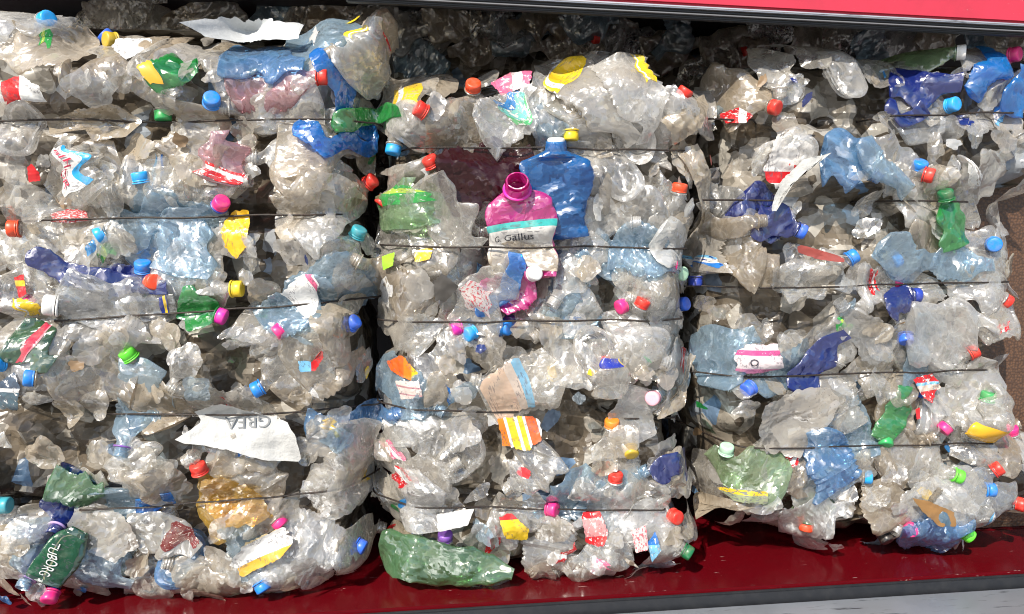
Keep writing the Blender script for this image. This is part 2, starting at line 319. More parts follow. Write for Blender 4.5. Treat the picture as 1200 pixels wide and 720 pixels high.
def bottle(cx, cz, L, R, ang, mat, cap=None, tilt=0., flat=None, lift=None, seed=0, label=None, ring=None, ribs=None, bend=None, amp=None, capscale=1., push=True,
           text=None, name='plastic_bottle', info=None, neck=True, hb=None, flex=1., jag=None, prof=None, rn=None, kink=None, capat=False):
    rg = np.random.default_rng(seed*7919+13); ns = int(np.clip(L/.0042, 30, 64)); ntt = 36
    s = np.linspace(0, 1, ns); s = s**.92
    capscale *= .9; rn = rn or .0125*capscale
    flat = flat if flat is not None else rg.uniform(.13, .36)
    ribs = rg.random() < .45 if ribs is None else ribs
    r = profile(s, rg, 0, R, rn, ribs) if prof is None else np.interp(s, *zip(*prof))*R
    r[0] = .004
    nw = np.clip((s - .80)/.10, 0, 1) if neck else np.zeros(ns); nw = nw*nw*(3-2*nw)
    md = .25 if prof is not None else 1.0
    fz = np.clip(flat + .13*md*smooth1(ns, rg), .16, .85); fz = fz*(1-nw) + nw
    fy = np.sqrt(np.clip(2 - fz**2, .8, 2))*.94*(1 + .07*md*smooth1(ns, rg)); fy = fy*(1-nw) + nw
    bend = rg.uniform(-.7, .7) if bend is None else bend
    kink = (rg.uniform(-.8, .8) if rg.random() < .35 else 0) if kink is None else kink; ks = rg.uniform(.35, .7)
    yaw = bend*(s-.85) + kink*(1/(1+np.exp((s-ks)*30))) * -1
    yaw = yaw - np.interp(.9, s, yaw)
    pit = math.radians(tilt)*np.clip((s-.66)/.24, 0, 1)**1.3 + .10*smooth1(ns, rg)*(1-nw)
    dr = np.stack([np.cos(yaw)*np.cos(pit), np.sin(yaw)*np.cos(pit), np.sin(pit)], 1)
    ds = np.diff(s, prepend=0)[:, None]*L; c = np.cumsum(dr*ds, 0); c -= c[int(ns*.45)]*np.array([1, 1, 0])
    side = np.stack([-np.sin(yaw), np.cos(yaw), 0*yaw], 1); up = np.cross(dr, side)
    if capat:
        cx -= c[-1, 0]*math.cos(ang) - c[-1, 1]*math.sin(ang); cz -= c[-1, 0]*math.sin(ang) + c[-1, 1]*math.cos(ang)
    c = c + side*(.006*md*smooth1(ns, rg)*(1-nw))[:, None]; c[:, 2] -= np.interp(.4, s, c[:, 2])
    th = 2*PI*np.arange(ntt)/ntt + .25*smooth1(ns, rg)[:, None]*(1-nw)[:, None]
    cs, sn = np.cos(th), np.sin(th)
    sq = rg.uniform(.7, 1.0); csf = np.sign(cs)*np.abs(cs)**sq
    cs = cs*nw[:, None] + csf*(1-nw)[:, None]
    Pq = c[:, None] + side[:, None]*(r*fy)[:, None, None]*cs[..., None] + up[:, None]*(r*fz)[:, None, None]*sn[..., None]
    rad = side[:, None]*cs[..., None] + up[:, None]*sn[..., None]
    amp = amp if amp is not None else rg.uniform(.006, .0115)
    Pq = Pq + rad*(crumple(Pq, amp, rg)*(1-nw)[:, None]*np.clip(r/.02, 0, 1)[:, None])[..., None]
    if jag: Pq = Pq + rad*(jag*np.maximum(0, smooth1(ns, rg, 9))[:, None]*(1-nw[:, None]))[..., None]
    half = np.median(r*fz)
    hb = hb or home(cx, cz)
    nwg = np.repeat(nw[:, None], ntt, 1)
    V, an = place(Pq, nwg, cx, cz, ang, hb, (lift or 0) + half*.75, c[-1], push, flex)
    Nn = grid_normals(Pq, True)
    job = dict(name=name, parts=[], an=an, info=info or {}, hb=hb)
    f = [list(q) for q in quads(ns, ntt, True)] + [list(range(ntt))[::-1]]
    job['parts'].append(dict(name='body', V=V.reshape(-1, 3), aw=nwg.ravel(), F=f, mat=mat, sharp=32))
    ca, sa = math.cos(ang), math.sin(ang)
    ab = float(np.mean(V[-1, :, 2]) - c[-1, 2])
    def rigid(Q, nm, mt, **k):
        X = cx + Q[:, 0]*ca - Q[:, 1]*sa; Z = cz + Q[:, 0]*sa + Q[:, 1]*ca
        Vv = np.stack([X, Z, Q[:, 2] + ab], 1)
        job['parts'].append(dict(name=nm, V=Vv, aw=np.ones(len(Vv)), mat=mt, **k)); return Vv
    e, dd, ss, uu = c[-1], dr[-1], side[-1], up[-1]
    if neck:
        # support ring and threads
        k = 30; a = 2*PI*np.arange(k)/k; V_ = []
        for off, q in ((-.016, 1.0), (-.0155, 1.32), (-.0132, 1.32), (-.0128, 1.0)): V_.append((e + dd*off*capscale)[None] + rn*q*(np.cos(a)[:, None]*ss + np.sin(a)[:, None]*uu))
        rigid(np.concatenate(V_), 'neck_ring', capmat(ring) if ring else mat, F=[list(q) for q in quads(4, k, True)])
        if cap:
            cr, ch = .0148*capscale, .0165*capscale
            cv, cf = cap_mesh(cr, ch); Q = (e - dd*.0115*capscale) + cv[:, 0:1]*dd + cv[:, 1:2]*ss + cv[:, 2:3]*uu
            Vc = rigid(Q, 'cap', capmat(cap), F=cf, sharp=40); job['cap'] = Vc[-1]
            k = 30; V_ = []
            for off, q in ((-.0125, 1.0), (-.0142, 1.02), (-.0142, .9)): V_.append((e + dd*off*capscale)[None] + cr*q*(np.cos(a)[:, None]*ss + np.sin(a)[:, None]*uu))
        else:
            V_ = []
            for off, q in ((-.012, 1.0), (-.009, 1.08), (-.007, 1.0), (-.004, 1.08), (-.002, 1.0), (0.004, 1.0), (.004, .88), (-.012, .84)): V_.append((e + dd*off*capscale)[None] + rn*q*(np.cos(a)[:, None]*ss + np.sin(a)[:, None]*uu))
            rigid(np.concatenate(V_), 'neck', mat, F=[list(q) for q in quads(8, k, True)], sharp=35)
    def surf(S_, Th, off):
        fi = np.interp(S_, s, np.arange(ns)); fj = (Th/(2*PI)*ntt) % ntt
        i = np.clip(fi.astype(int), 0, ns-2); a = (fi-i)[..., None]; j = fj.astype(int) % ntt; b = (fj-np.floor(fj))[..., None]; j2 = (j+1) % ntt
        def li(A): return A[i, j]*(1-a)*(1-b) + A[i+1, j]*a*(1-b) + A[i, j2]*(1-a)*b + A[i+1, j2]*a*b
        Vn = Nn[..., [0, 1, 2]]; nn = li(Vn); q = li(V); n2 = np.stack([nn[..., 0]*ca - nn[..., 1]*sa, nn[..., 0]*sa + nn[..., 1]*ca, nn[..., 2]], -1)
        sg = -1.0 if job.get('flip') else 1.0
        return q + n2*off*sg, li(nwg[..., None])[..., 0]
    # orientation of the grid normals: make them point outwards
    job['flip'] = float(np.mean(np.sum(Nn*rad, -1))) < 0
    if label:
        s0, s1, t0, t1, lm = label[:5]; a = max(4, int((s1-s0)*ns)+2); b = max(6, int((t1-t0)/(2*PI)*ntt*1.3)+2)
        SS, TT = np.meshgrid(np.linspace(s0, s1, a), np.linspace(t0, t1, b), indexing='ij')
        if len(label) > 5:
            SS = SS + label[5]*np.outer(np.linspace(-1, 1, a), smooth1(b, rg, 4)) ; TT = TT + label[5]*4*np.outer(smooth1(a, rg, 4), np.linspace(-1, 1, b))
            SS = np.clip(SS, .02, .97)
        q, aw = surf(SS, TT, .0014)
        UV = np.stack(np.meshgrid(np.linspace(0, 1, a), np.linspace(0, 1, b), indexing='ij'), -1)
        job['parts'].append(dict(name='label', V=q.reshape(-1, 3), aw=aw.ravel(), F=[list(x) for x in quads(a, b, False)], mat=lm, UV=UV.reshape(-1, 2), sharp=40))
    if text:
        for (wd, s0, s1, t0, t1, rot, tm) in text:
            tv, tf = text_geo(wd)
            u, v = (tv[:, 0], 1-tv[:, 1])       # reads from the base to the neck
            if rot == 2: u, v = 1-u, 1-v        # reads from the neck to the base
            if rot == 3: u, v = tv[:, 1], tv[:, 0]   # reads across the bottle
            q, aw = surf(s0 + (s1-s0)*u, t0 + (t1-t0)*v, .0042)
            job['parts'].append(dict(name='lettering', V=q, aw=aw, F=tf, mat=tm))
    job['ah'] = float(np.mean(V[-1, :, 2])) if neck else None
    deposit(V); JOBS.append(job)
    job['c'] = (cx, cz)
    return job
TG = {}
def text_geo(wd):
    if wd in TG: return TG[wd]
    cu = bpy.data.curves.new('t', 'FONT'); cu.body = wd; cu.resolution_u = 3
    o = bpy.data.objects.new('t', cu); COL.objects.link(o)
    dg = bpy.context.evaluated_depsgraph_get(); me = o.evaluated_get(dg).to_mesh()
    V = np.array([v.co[:] for v in me.vertices]); Fc = [list(p.vertices) for p in me.polygons]
    o.evaluated_get(dg).to_mesh_clear(); bpy.data.objects.remove(o); bpy.data.curves.remove(cu)
    V = V[:, :2]; V = (V - V.min(0))/(V.max(0) - V.min(0)); TG[wd] = (V, Fc); return TG[wd]
def film(poly, mat, seed=0, amp=.007, lift=.006, name='plastic_film', info=None, n=26, text=None, curl=.0, uvang=0., fine=1., hb=None, push=False, flex=.8, thick=.0008, sub=None, rag=.7):
    """crumpled sheet with a star-shaped outline given in photo pixels, resting on the pile"""
    rg = np.random.default_rng(seed*31+5)
    P = np.array([XZ(*p) for p in poly]); c = P.mean(0); Q = P - c
    phs = np.linspace(-PI, PI, 181); rad = np.zeros(181)
    for k, ph in enumerate(phs):
        d = np.array([math.cos(ph), math.sin(ph)]); best = 0
        for i in range(len(Q)):
            a, b = Q[i], Q[(i+1) % len(Q)]; e = b-a; den = d[0]*e[1]-d[1]*e[0]
            if abs(den) < 1e-12: continue
            t = (a[0]*e[1]-a[1]*e[0])/den; u = (a[0]*d[1]-a[1]*d[0])/den
            if t > 0 and -1e-6 <= u <= 1+1e-6: best = max(best, t)
        rad[k] = best
    g = np.linspace(-1, 1, n); A, B = np.meshgrid(g, g, indexing='ij')
    mx = np.maximum(np.abs(A), np.abs(B)); ph = np.arctan2(B, A)
    rr = np.interp(ph, phs, rad)*mx
    rr = rr*(1 + .05*mx*rag*np.interp(ph, phs, np.convolve(np.pad(rg.normal(size=181), 3, mode='wrap'), np.ones(5)/2.2, 'valid')[:181]))
    X, Y = rr*np.cos(ph), rr*np.sin(ph)
    L3 = np.stack([X, Y, 0*X], -1)
    L3[..., 2] = crumple(L3*1.0, amp, rg, .8*fine) + crumple(L3, amp*.5, rg, 2.0*fine) + curl*mx**2*(1+.6*np.sin(2*ph + rg.uniform(0, 6)))
    hb = hb or home(*c)
    V, an = place(L3, np.zeros(X.shape), c[0], c[1], 0., hb, lift, (0, 0, 0), push, flex, 5.0, .07)
    ca, sa = math.cos(uvang), math.sin(uvang); ext = np.abs(Q).max()
    U = X*ca + Y*sa; Wv = -X*sa + Y*ca
    UVm = np.stack([(U-U.min())/(U.max()-U.min()), (Wv-Wv.min())/(Wv.max()-Wv.min())], -1)
    job = dict(name=name, parts=[], an=an, info=info or {}, hb=hb)
    V2 = V.copy(); V2[..., 2] -= thick; m_ = n*n
    q = [list(x) for x in quads(n, n, False)]; fb = [[y + m_ for y in x[::-1]] for x in q]
    rim = [(i, 0) for i in range(n)] + [(n-1, j) for j in range(1, n)] + [(i, n-1) for i in range(n-2, -1, -1)] + [(0, j) for j in range(n-2, 0, -1)]
    rim = [i*n + j for i, j in rim]; fr = [[rim[i], rim[i]+m_, rim[(i+1) % len(rim)]+m_, rim[(i+1) % len(rim)]] for i in range(len(rim))]
    job['parts'].append(dict(name='sheet', V=np.concatenate([V.reshape(-1, 3), V2.reshape(-1, 3)]), aw=np.zeros(2*m_), F=q+fb+fr, mat=mat, UV=np.tile(UVm.reshape(-1, 2), (2, 1)), sharp=30))
    for (wd, x0, y0, x1, y1, hgt, tm) in text or []:
        tv, tf = text_geo(wd); a = XZ(x0, y0) - c; b = XZ(x1, y1) - c; d = b - a; nrm = np.array([-d[1], d[0]])/np.linalg.norm(d)*hgt*M
        p2 = a + tv[:, :1]*d + tv[:, 1:]*nrm
        pr = np.hypot(p2[:, 0], p2[:, 1]); pp = np.arctan2(p2[:, 1], p2[:, 0]); mm = pr/np.interp(pp, phs, rad)
        qq = mm/np.maximum(np.abs(np.cos(pp)), np.abs(np.sin(pp))); ua = np.clip((qq*np.cos(pp)+1)/2*(n-1), 0, n-1.01); ub = np.clip((qq*np.sin(pp)+1)/2*(n-1), 0, n-1.01)
        i = ua.astype(int); j = ub.astype(int); fa = (ua-i)[:, None]; fb_ = (ub-j)[:, None]
        vv = V[i, j]*(1-fa)*(1-fb_) + V[i+1, j]*fa*(1-fb_) + V[i, j+1]*(1-fa)*fb_ + V[i+1, j+1]*fa*fb_
        vv = vv.copy(); vv[:, 2] += .004
        job['parts'].append(dict(name='lettering', V=vv, aw=np.zeros(len(vv)), F=tf, mat=tm))
    job['c'] = tuple(c); deposit(V); JOBS.append(job); return job
def shreds(n, region, mats, probs, seed, label):
    """loose flakes and folded strips of film wedged between the bottles"""
    rg = np.random.default_rng(seed); V_, F_, MI = [], [], []; base = 0; k = 9
    g = np.linspace(-1, 1, k); A, B = np.meshgrid(g, g, indexing='ij'); mx = np.maximum(np.abs(A), np.abs(B)); ph = np.arctan2(B, A); q0 = quads(k, k, False)
    low = np.where(SD[region] > .0, .2 + np.clip((T - H)*12, 0, 3), 0)*(~PROT); pr = (low/low.sum()).ravel()
    for it in range(n):
        big = it < n*.45
        if big and it % 12 == 0: lw_ = np.where(SD[region] > .004, np.clip(T - H + .01, 0, .2)**2, 0)*(~PROT); pb = (lw_/lw_.sum()).ravel()
        i = rg.choice(low.size, p=pb if big else pr)
        cx, cz = GX.ravel()[i], GZ.ravel()[i]; mi = int(rg.choice(len(mats), p=probs)) if not big else int(rg.choice(6, p=probs[:6]/probs[:6].sum())); L = rg.uniform(.022, .045) if big else rg.uniform(.010, .03)*(.5 if mi > 6 else 1); Wd = L*rg.uniform(.45, .95) if big else L*rg.uniform(.25, .9); a = rg.uniform(0, 2*PI)
        r = mx*(1 + .12*np.interp(ph, np.linspace(-PI, PI, 13), np.append(x := rg.normal(size=12), x[0])))
        d = np.stack([A*0, A*0, A*0], -1); s_ = np.maximum(np.abs(np.cos(ph)), np.abs(np.sin(ph)))**.6
        d[..., 0] = r*np.cos(ph)*s_*L; d[..., 1] = r*np.sin(ph)*s_*Wd
        d[..., 2] = rg.normal(0, .45)*d[..., 0] + rg.normal(0, .6)*d[..., 1] - rg.uniform(0, 14)*d[..., 1]**2*rg.choice([-1, 1, 1]) ; d[..., 2] += crumple(d + rg.normal(size=3), .008, rg, 1.5)
        P, an = place(d, np.zeros(A.shape), cx, cz, a, region, rg.uniform(0, .012), (0, 0, 0), True, .7, 3.0)
        V_.append(P.reshape(-1, 3)); F_ += [[y + base for y in x] for x in q0.tolist()]; MI += [mi]*len(q0); base += k*k
        if big or rg.random() < .5: deposit(P - np.array([0, 0, .004]))
    V = np.concatenate(V_); job = dict(name='plastic_shreds', parts=[dict(name='plastic_shreds', V=V, aw=np.zeros(len(V)), F=F_, mat=mats[0], mats=mats, MI=MI, sharp=35)], an=(0, 0), info=dict(stuff=label), hb=region, c=(0, 0))
    JOBS.append(job)
def end_on(cx, cz, R, mat, seed, lift=0., info=None):
    """a bottle squashed along its length, base towards us: petal foot, concentric folds behind"""
    rg = np.random.default_rng(seed*17+3); nr, ntt = 30, 48
    u = np.linspace(0, 1, nr); th = 2*PI*np.arange(ntt)/ntt
    rr = np.where(u < .55, u/.55, 1 + .10*np.sin((u-.55)/.45*PI*5) - .1*(u-.55)); zz = np.where(u < .55, .0, -(u-.55)/.45*.045)
    U, TH = np.meshgrid(u, th, indexing='ij')
    ell = 1 + .22*np.cos(2*(TH - rg.uniform(0, 3)))
    RR = R*rr[:, None]*ell; pet_ = .007*np.abs(np.sin(2.5*TH))*np.exp(-((rr[:, None]-.65)/.25)**2) - .006*np.exp(-(rr[:, None]/.2)**2) - .016*np.clip(rr[:, None]-.75, 0, 1)**1.3*2
    P = np.stack([RR*np.cos(TH), RR*np.sin(TH), zz[:, None] + pet_ + 0*TH], -1)
    cr = crumple(P, .008, rg); P[..., 2] += cr*np.clip(rr*2, 0, 1)[:, None]; P[..., :2] *= (1 + 6*cr*(u > .5)[:, None])[..., None]
    P[0] = P[0].mean(0)
    tx, ty = rg.normal(0, .28, 2); P[..., 2] += P[..., 0]*tx + P[..., 1]*ty
    hb = home(cx, cz); V, an = place(P, np.zeros(U.shape), cx, cz, 0, hb, lift + .035, (0, 0, 0), True, .5)
    job = dict(name='plastic_bottle', parts=[dict(name='body', V=V.reshape(-1, 3), aw=np.zeros(U.size), F=[list(q) for q in quads(nr, ntt, True)], mat=mat, sharp=30)], an=an, info=info or {}, hb=hb, c=(cx, cz))
    deposit(V); JOBS.append(job); return job
# ------------------------------------------------------------------ the pile
SEED = [0]
def nseed(): SEED[0] += 1; return SEED[0]
TINTS = {'left': ['clear']*9 + ['beige']*6 + ['grey']*3 + ['dusty']*2 + ['bright']*5 + ['paleblue']*3 + ['cloudy']*2 + ['midblue'],  # left mix duller: real dust, plus its weaker light put into the colour
         'middle': ['clear']*9 + ['beige']*4 + ['grey']*2 + ['dusty']*1 + ['bright']*8 + ['paleblue']*3 + ['midblue'] + ['cloudy']*2,
         'right': ['clear']*9 + ['beige']*2 + ['grey']*2 + ['dusty']*1 + ['bright']*11 + ['paleblue']*4 + ['midblue'] + ['cloudy']*2}
ADJ = {'clear':'clear','beige':'beige stained','grey':'greyish clear','bright':'bright clear','dusty':'dusty brown','paleblue':'pale blue','cloudy':'cloudy','white':'white','amber':'amber','navy':'navy blue',
       'blue':'blue','midblue':'light blue','midgreen':'green','palegreen':'pale green','magenta':'magenta','pinkclear':'pinkish clear','green':'green','darkgreen':'dark green','vivid':'bright blue','film':'beige','maroon':'maroon','bigblue':'deep blue'}
LABELS = {
 'red':   print_mat('label_red_white', [(0, RED), (.55, W_), (.8, RED)], 'u', W_, 7., .42),
 'blue':  print_mat('label_blue_white', [(0, BLU), (.3, W_), (.75, SKY_)], 'u', NAV, 6., .4),
 'white': print_mat('label_white', [(0, W_), (.7, (.7,.7,.72)), (.85, W_)], 'u', (.45,.5,.6), 8., .36),
 'yellow':print_mat('label_yellow', [(0, YEL), (.7, W_), (.85, YEL)], 'v', (.7,.4,.03), 6., .36),
 'green': print_mat('label_green', [(0, GRN), (.6, (.45,.62,.1)), (.85, GRN)], 'u', W_, 7., .38),
 'pink':  print_mat('label_pink', [(0, PNK), (.4, W_), (.7, PNK)], 'u', (.85,.6,.65), 6., .45),
}
def protected(cx, cz, L, R, ang):
    dx, dz = GX-cx, GZ-cz; u = dx*math.cos(ang)+dz*math.sin(ang); v = -dx*math.sin(ang)+dz*math.cos(ang)
    return (PROT & (np.abs(u) < L*.52) & (np.abs(v) < R*1.25)).sum()
def fill(n, stage, stop=None):
    made = 0
    for it in range(n*6):
        if made >= n: break
        b = rng.choice(['left', 'middle', 'right']); ok = (SD[b] > .012); 
        low = np.where(ok, np.clip(T - H, 0, .2)**2.2, 0); 
        low = low*(~PROT); tot = low.sum()
        if tot < 1e-6: continue
        best = None
        for _ in range(14):
            k = rng.choice(low.size, p=(low/tot).ravel()); cx, cz = GX.ravel()[k] + rng.normal(0, .01), GZ.ravel()[k] + rng.normal(0, .01)
            L, R = rng.uniform(.088, .175), rng.uniform(.023, .038)
            a = rng.uniform(0, 2*PI) if rng.random() < .55 else rng.choice([0, PI]) + rng.normal(0, .45)
            p = protected(cx, cz, L, R, a)
            s = -p*4 + rng.uniform(0, 20)
            if best is None or s > best[0]: best = (s, cx, cz, L, R, a, p)
        if best[6] > 8: continue
        _, cx, cz, L, R, a, p = best
        tint = str(rng.choice(TINTS[b])); lab = None; lk = None
        if rng.random() < .38:
            lk = str(rng.choice(['red', 'blue', 'white', 'white', 'yellow', 'green', 'pink', 'blue', 'red'])); s0 = rng.uniform(.15, .4); t0 = rng.uniform(.2, 1.7)
            lab = (s0, s0 + rng.uniform(.10, .24), t0, t0 + rng.uniform(.6, 1.3), LABELS[lk], .03)
        info = dict(auto=True, tint=tint, lab=lk)
        sd = nseed()
        if rng.random() < .14: j = end_on(cx, cz, rng.uniform(.032, .043), P_(tint), sd, info=dict(auto=True, tint=tint, end=True))
        else:
            cc = str(rng.choice(['blue', 'lightblue', 'lightblue', 'royal', 'red', 'pink', 'navy', 'white'])) if rng.random() < .13 else None
            info['cap'] = cc
            j = bottle(cx, cz, L, R, a, P_(tint), cap=cc, tilt=rng.uniform(-5, 18), seed=sd, label=lab, info=info, neck=bool(cc) or rng.random() < .5, jag=.008 if rng.random() < .4 else None)
        j['info']['bale'] = b; made += 1
    return made
fill(112, 1)
# bottles known by their caps: (x, y of the cap, angle towards the cap, tilt out, cap colour, plastic, length px, width px)
CAPS = [
 (47,17,10,40,'lightblue','clear',95,58),(381,90,2,5,'red','pinkclear',110,60),(252,118,60,60,'blue','beige',90,55),(165,205,100,8,'lightblue','paleblue',100,60),(8,268,178,10,'orange red','clear',100,55),
 (262,237,45,42,'pink','paleblue',135,68),(163,310,85,25,'blue','grey',90,55),(180,331,10,55,'orange red','navy',95,50),(283,338,0,8,'yellow','clear',105,75),(57,357,170,15,'white','grey',90,60),
 (327,388,215,22,'pink','paleblue',130,62),(148,413,120,20,'lime','dusty',100,60),(7,422,180,62,'lightblue','grey',80,60),(47,437,170,20,'blue','dusty',105,50),(300,456,205,10,'blue','clear',95,55),
 (235,543,105,15,'red','amber',100,46),(12,590,0,5,'teal','paleblue',80,50),(57,703,265,50,'pink','navy',95,55),(310,688,300,20,'blue','paleblue',90,50),(423,655,335,15,'royal','bright',100,60),
 (420,270,60,20,'teal','clear',90,50),(434,208,35,20,'red','bright',110,70),(415,378,40,20,'royal','beige',95,60),(111,38,180,45,'mustard','dusty',85,50),(187,137,272,12,'green','grey',85,55),
 (556,96,85,50,'orange red','beige',100,66),(490,130,150,20,'red','dusty',90,60),(669,162,270,4,'yellow','beige',120,70),(803,107,60,20,'red','bright',90,60),(797,218,85,12,'orange red','bright',120,72),
 (793,313,350,6,'pink','paleblue',105,58),(811,323,0,58,'pale green','clear',80,50),(548,393,200,35,'lightblue','bright',90,50),(597,387,0,40,'blue','clear',90,50),(532,387,195,15,'magenta','navy',80,45),
 (753,353,65,18,'red','bright',100,60),(728,361,200,20,'pink','clear',90,55),(763,466,180,55,'light pink','paleblue',85,45),(719,496,92,15,'orange','clear',95,60),(738,530,270,50,'mustard','bright',90,60),
 (793,606,0,66,'red','bright',95,65),(805,645,330,25,'dark green','bright',95,60),(503,187,120,20,'red','dusty',80,50),(522,630,90,20,'purple','grey',85,50),
 (720,555,90,15,'red','bright',90,55),(650,597,0,40,'pink','clear',80,50),
 (1195,63,0,60,'pink','bright',80,55),(909,127,330,55,'red','dusty',90,60),(1120,122,20,72,'lightblue','grey',90,60),(1130,61,0,35,'white','palegreen',110,48),(1077,192,92,35,'blue','bright',85,50),
 (1084,207,340,38,'red','grey',95,55),(850,203,105,45,'dark grey','grey',90,50),(942,272,335,15,'royal','navy',90,55),(1002,300,30,6,'blue','clear',100,50),(1164,287,190,58,'blue','bright',85,60),
 (1063,400,258,35,'royal','clear',95,62),(1188,355,330,10,'red','bright',90,60),(823,362,20,55,'royal','grey',75,50),(838,338,265,10,'navy','cloudy',95,56),(1040,521,250,35,'green','dusty',90,50),
 (1158,462,82,10,'green','clear',95,62),(1022,561,0,20,'lightblue','bright',95,60),(1121,557,340,15,'lime','clear',110,62),(1156,571,0,15,'blue','bright',80,55),(1163,545,40,20,'red','clear',80,50),
 (1190,588,350,50,'red','grey',80,50),(1065,620,170,58,'pink','midblue',95,52),(1047,638,285,48,'black','dusty',95,58),(955,628,262,6,'orange red','palegreen',90,52),(1135,628,320,20,'lime','bright',105,68),
 (860,530,90,20,'pale green','clear',80,50),(870,455,200,22,'royal','paleblue',105,52),(1147,412,30,15,'red','clear',95,50),(1122,243,0,0,None,None,0,0),
 (33,682,250,45,None,'paleblue',80,48),(148,528,258,25,None,'paleblue',110,42),(66,622,250,55,None,'navy',80,52),(1098,250,100,0,None,None,0,0),
]
NEWRING = {(148,528):'purple',(33,682):'lilac',(66,622):'lilac',(262,237):'navy'}
for (x, y, a, tl, cc, ti, L, Wd) in CAPS:
    if not ti: continue
    p = XZ(x, y, -.01); sd = nseed()
    big = 1.25 if (x, y) in ((57,357),) else 1.0
    j = bottle(p[0], p[1], L*M, Wd*M/2.5, math.radians(a), P_(ti), cap=cc, tilt=tl, seed=sd, capat=True, ring=NEWRING.get((x, y)) or (cc if rng.random() < .6 else None), capscale=big, lift=-.010,
               info=dict(auto=True, tint=ti, cap=cc or 'none'), kink=0, bend=rng.uniform(-.3, .3))
    j['info']['bale'] = j['hb']; PROT |= disc(x, y, 13)
    an = math.radians(a); PROT |= disc(x - 14*math.cos(an), y + 14*math.sin(an), 10)
fill(62, 2)
SM = [P_(k) for k in ('clear', 'bright', 'beige', 'film', 'cloudy', 'paleblue', 'white', 'vivid', 'navy', 'green')] + [solid('shred_red', RED, .3), solid('shred_yellow', YEL, .3), solid('shred_brown', (.20,.13,.07), .5)]
SP = np.array([.26,.17,.18,.10,.08,.05,.05,.02,.015,.012,.02,.012,.03]); SP /= SP.sum()
for b_, n_, w_ in (('left', 220, 'leftmost'), ('middle', 200, 'middle'), ('right', 190, 'rightmost')): shreds(n_, b_, SM, SP, 40 + len(b_), 'small shreds of film wedged between the bottles of the ' + w_ + ' bale')
# ------------------------------------------------------------------ bottles and packs one can point to
def HB(x, y, L, Wd, a, ti, desc, lm, cap=None, tilt=5, cat='bottle', name='plastic_bottle', lift=.004, **k):
    p = XZ(x, y); sd = nseed()
    return bottle(p[0], p[1], L*M, Wd*M/2.5, math.radians(a), P_(ti) if isinstance(ti, str) else ti, cap=cap, tilt=tilt, seed=sd, lift=lift, name=name, info=dict(label=desc, lm=lm, cat=cat, tint=ti), **k)
def FL(poly, mat, label, lm, cat='plastic film', name='plastic_film', **k):
    return film(poly, mat, seed=nseed(), name=name, info=dict(label=label, lm=lm, cat=cat), **k)
white_ink, dark_ink, red_ink = solid('ink_white', W_, .4, noise=.2), solid('ink_black', (.03,.03,.04), .4, noise=.2), solid('ink_red', (.55,.03,.08), .4, noise=.3)
lab = lambda s0, s1, t0, t1, m, j=.02: (s0, s1, t0, t1, m, j)
# left bale
HB(202,88,52,34,15,'green','small crushed bright green bottle piece with a gold corner, high in the leftmost bale','the small bright green piece', neck=False, amp=.009, label=lab(.05,.28,.4,2.2,solid('gold_foil',(.75,.40,.04),.3)))
HB(300,66,95,46,-8,'midblue','blue translucent crushed bottle lying across the upper edge of the left bale','the blue bottle on the upper edge', neck=False, flat=.5)
HB(42,407,56,38,-30,'darkgreen','dark green crushed bottle with a red stripe at the dark left edge','the dark green red-striped bottle', neck=False, label=lab(.4,.52,.3,2.9,print_mat('stripe_red',[(0,(.6,.03,.08)),(.8,(.75,.3,.35))],'u')))
HB(233,363,52,38,-20,'green','small green crushed bottle with a magenta ring, cut across by a wire','the small green bottle with magenta ring', cap='magenta', neck=True, lift=.006)
HB(104,327,150,26,2,'navy','long flat navy blue bottle pressed between clear bottles','the long navy bottle', neck=False, flat=.4)
HB(84,578,64,44,-10,'midgreen','dark green crushed bottle base above the lowest wire of the left bale','the dark green bottle base', neck=False)
HB(178,592,42,24,0,'vivid','small bright blue plastic scrap resting on the lowest wire of the left bale','the small bright blue scrap', neck=False, flat=.5)
HB(215,282,90,60,60,'paleblue','big pale blue crinkled bottle below the magenta cap, under a wire','the pale blue bottle under the wire', neck=False)
HB(345,356,90,52,35,'paleblue','pale blue bottle with a white and pink label stuck on it','the pale blue white-labelled bottle', neck=False, label=lab(.45,.86,.5,2.4,print_mat('label_white_pink',[(0,W_),(.82,PNK),(.95,W_)],'u')))
HB(130,357,125,46,2,'grey','clear bottle with a grey printed end and a navy and yellow band','the clear bottle with navy-yellow band', neck=False, label=lab(.86,.93,.2,2.9,print_mat('band_navy_yellow',[(0,NAV),(.5,YEL),(.85,NAV)],'u'),.004))
HB(92,200,70,52,95,'clear','clear bottle with a blue and white label lettered BIHOR','the bottle lettered BIHOR', neck=False, flat=.5, label=lab(.25,.85,1.0,2.25,print_mat('label_bihor',[(0,W_),(.62,W_),(.68,(.03,.40,.80))],'v')), text=[('BIHOR',.30,.80,1.2,1.52,2,red_ink)])
HB(262,186,60,48,95,'pinkclear','pink tinted crushed bottle with a red label band at its base','the pink tinted red-banded bottle', neck=False, label=lab(.06,.32,.4,2.7,LABELS['red']))
HB(365,178,90,60,5,'beige','beige stained fat bottle under the curved blue strip','the beige bottle under the blue strip', neck=False)
HB(190,630,78,60,-40,'cloudy','silvery crumpled bottle wearing a maroon label with pale print','the maroon-labelled silvery bottle', neck=False, label=lab(.5,.95,.3,1.5,print_mat('label_maroon',[(0,BRN),(.8,(.2,.03,.03))],'u',(.6,.5,.45),10.,.4)))
HB(110,668,85,50,-35,'paleblue','pale blue crushed bottle beside the dark green lettered label','the lowest pale blue bottle', neck=False)
HB(400,108,118,22,-54,'vivid','long bright blue flattened strip beside a red cap in the left bale','the long bright blue strip', neck=False, flat=.3, bend=.3, kink=0, lift=.012)
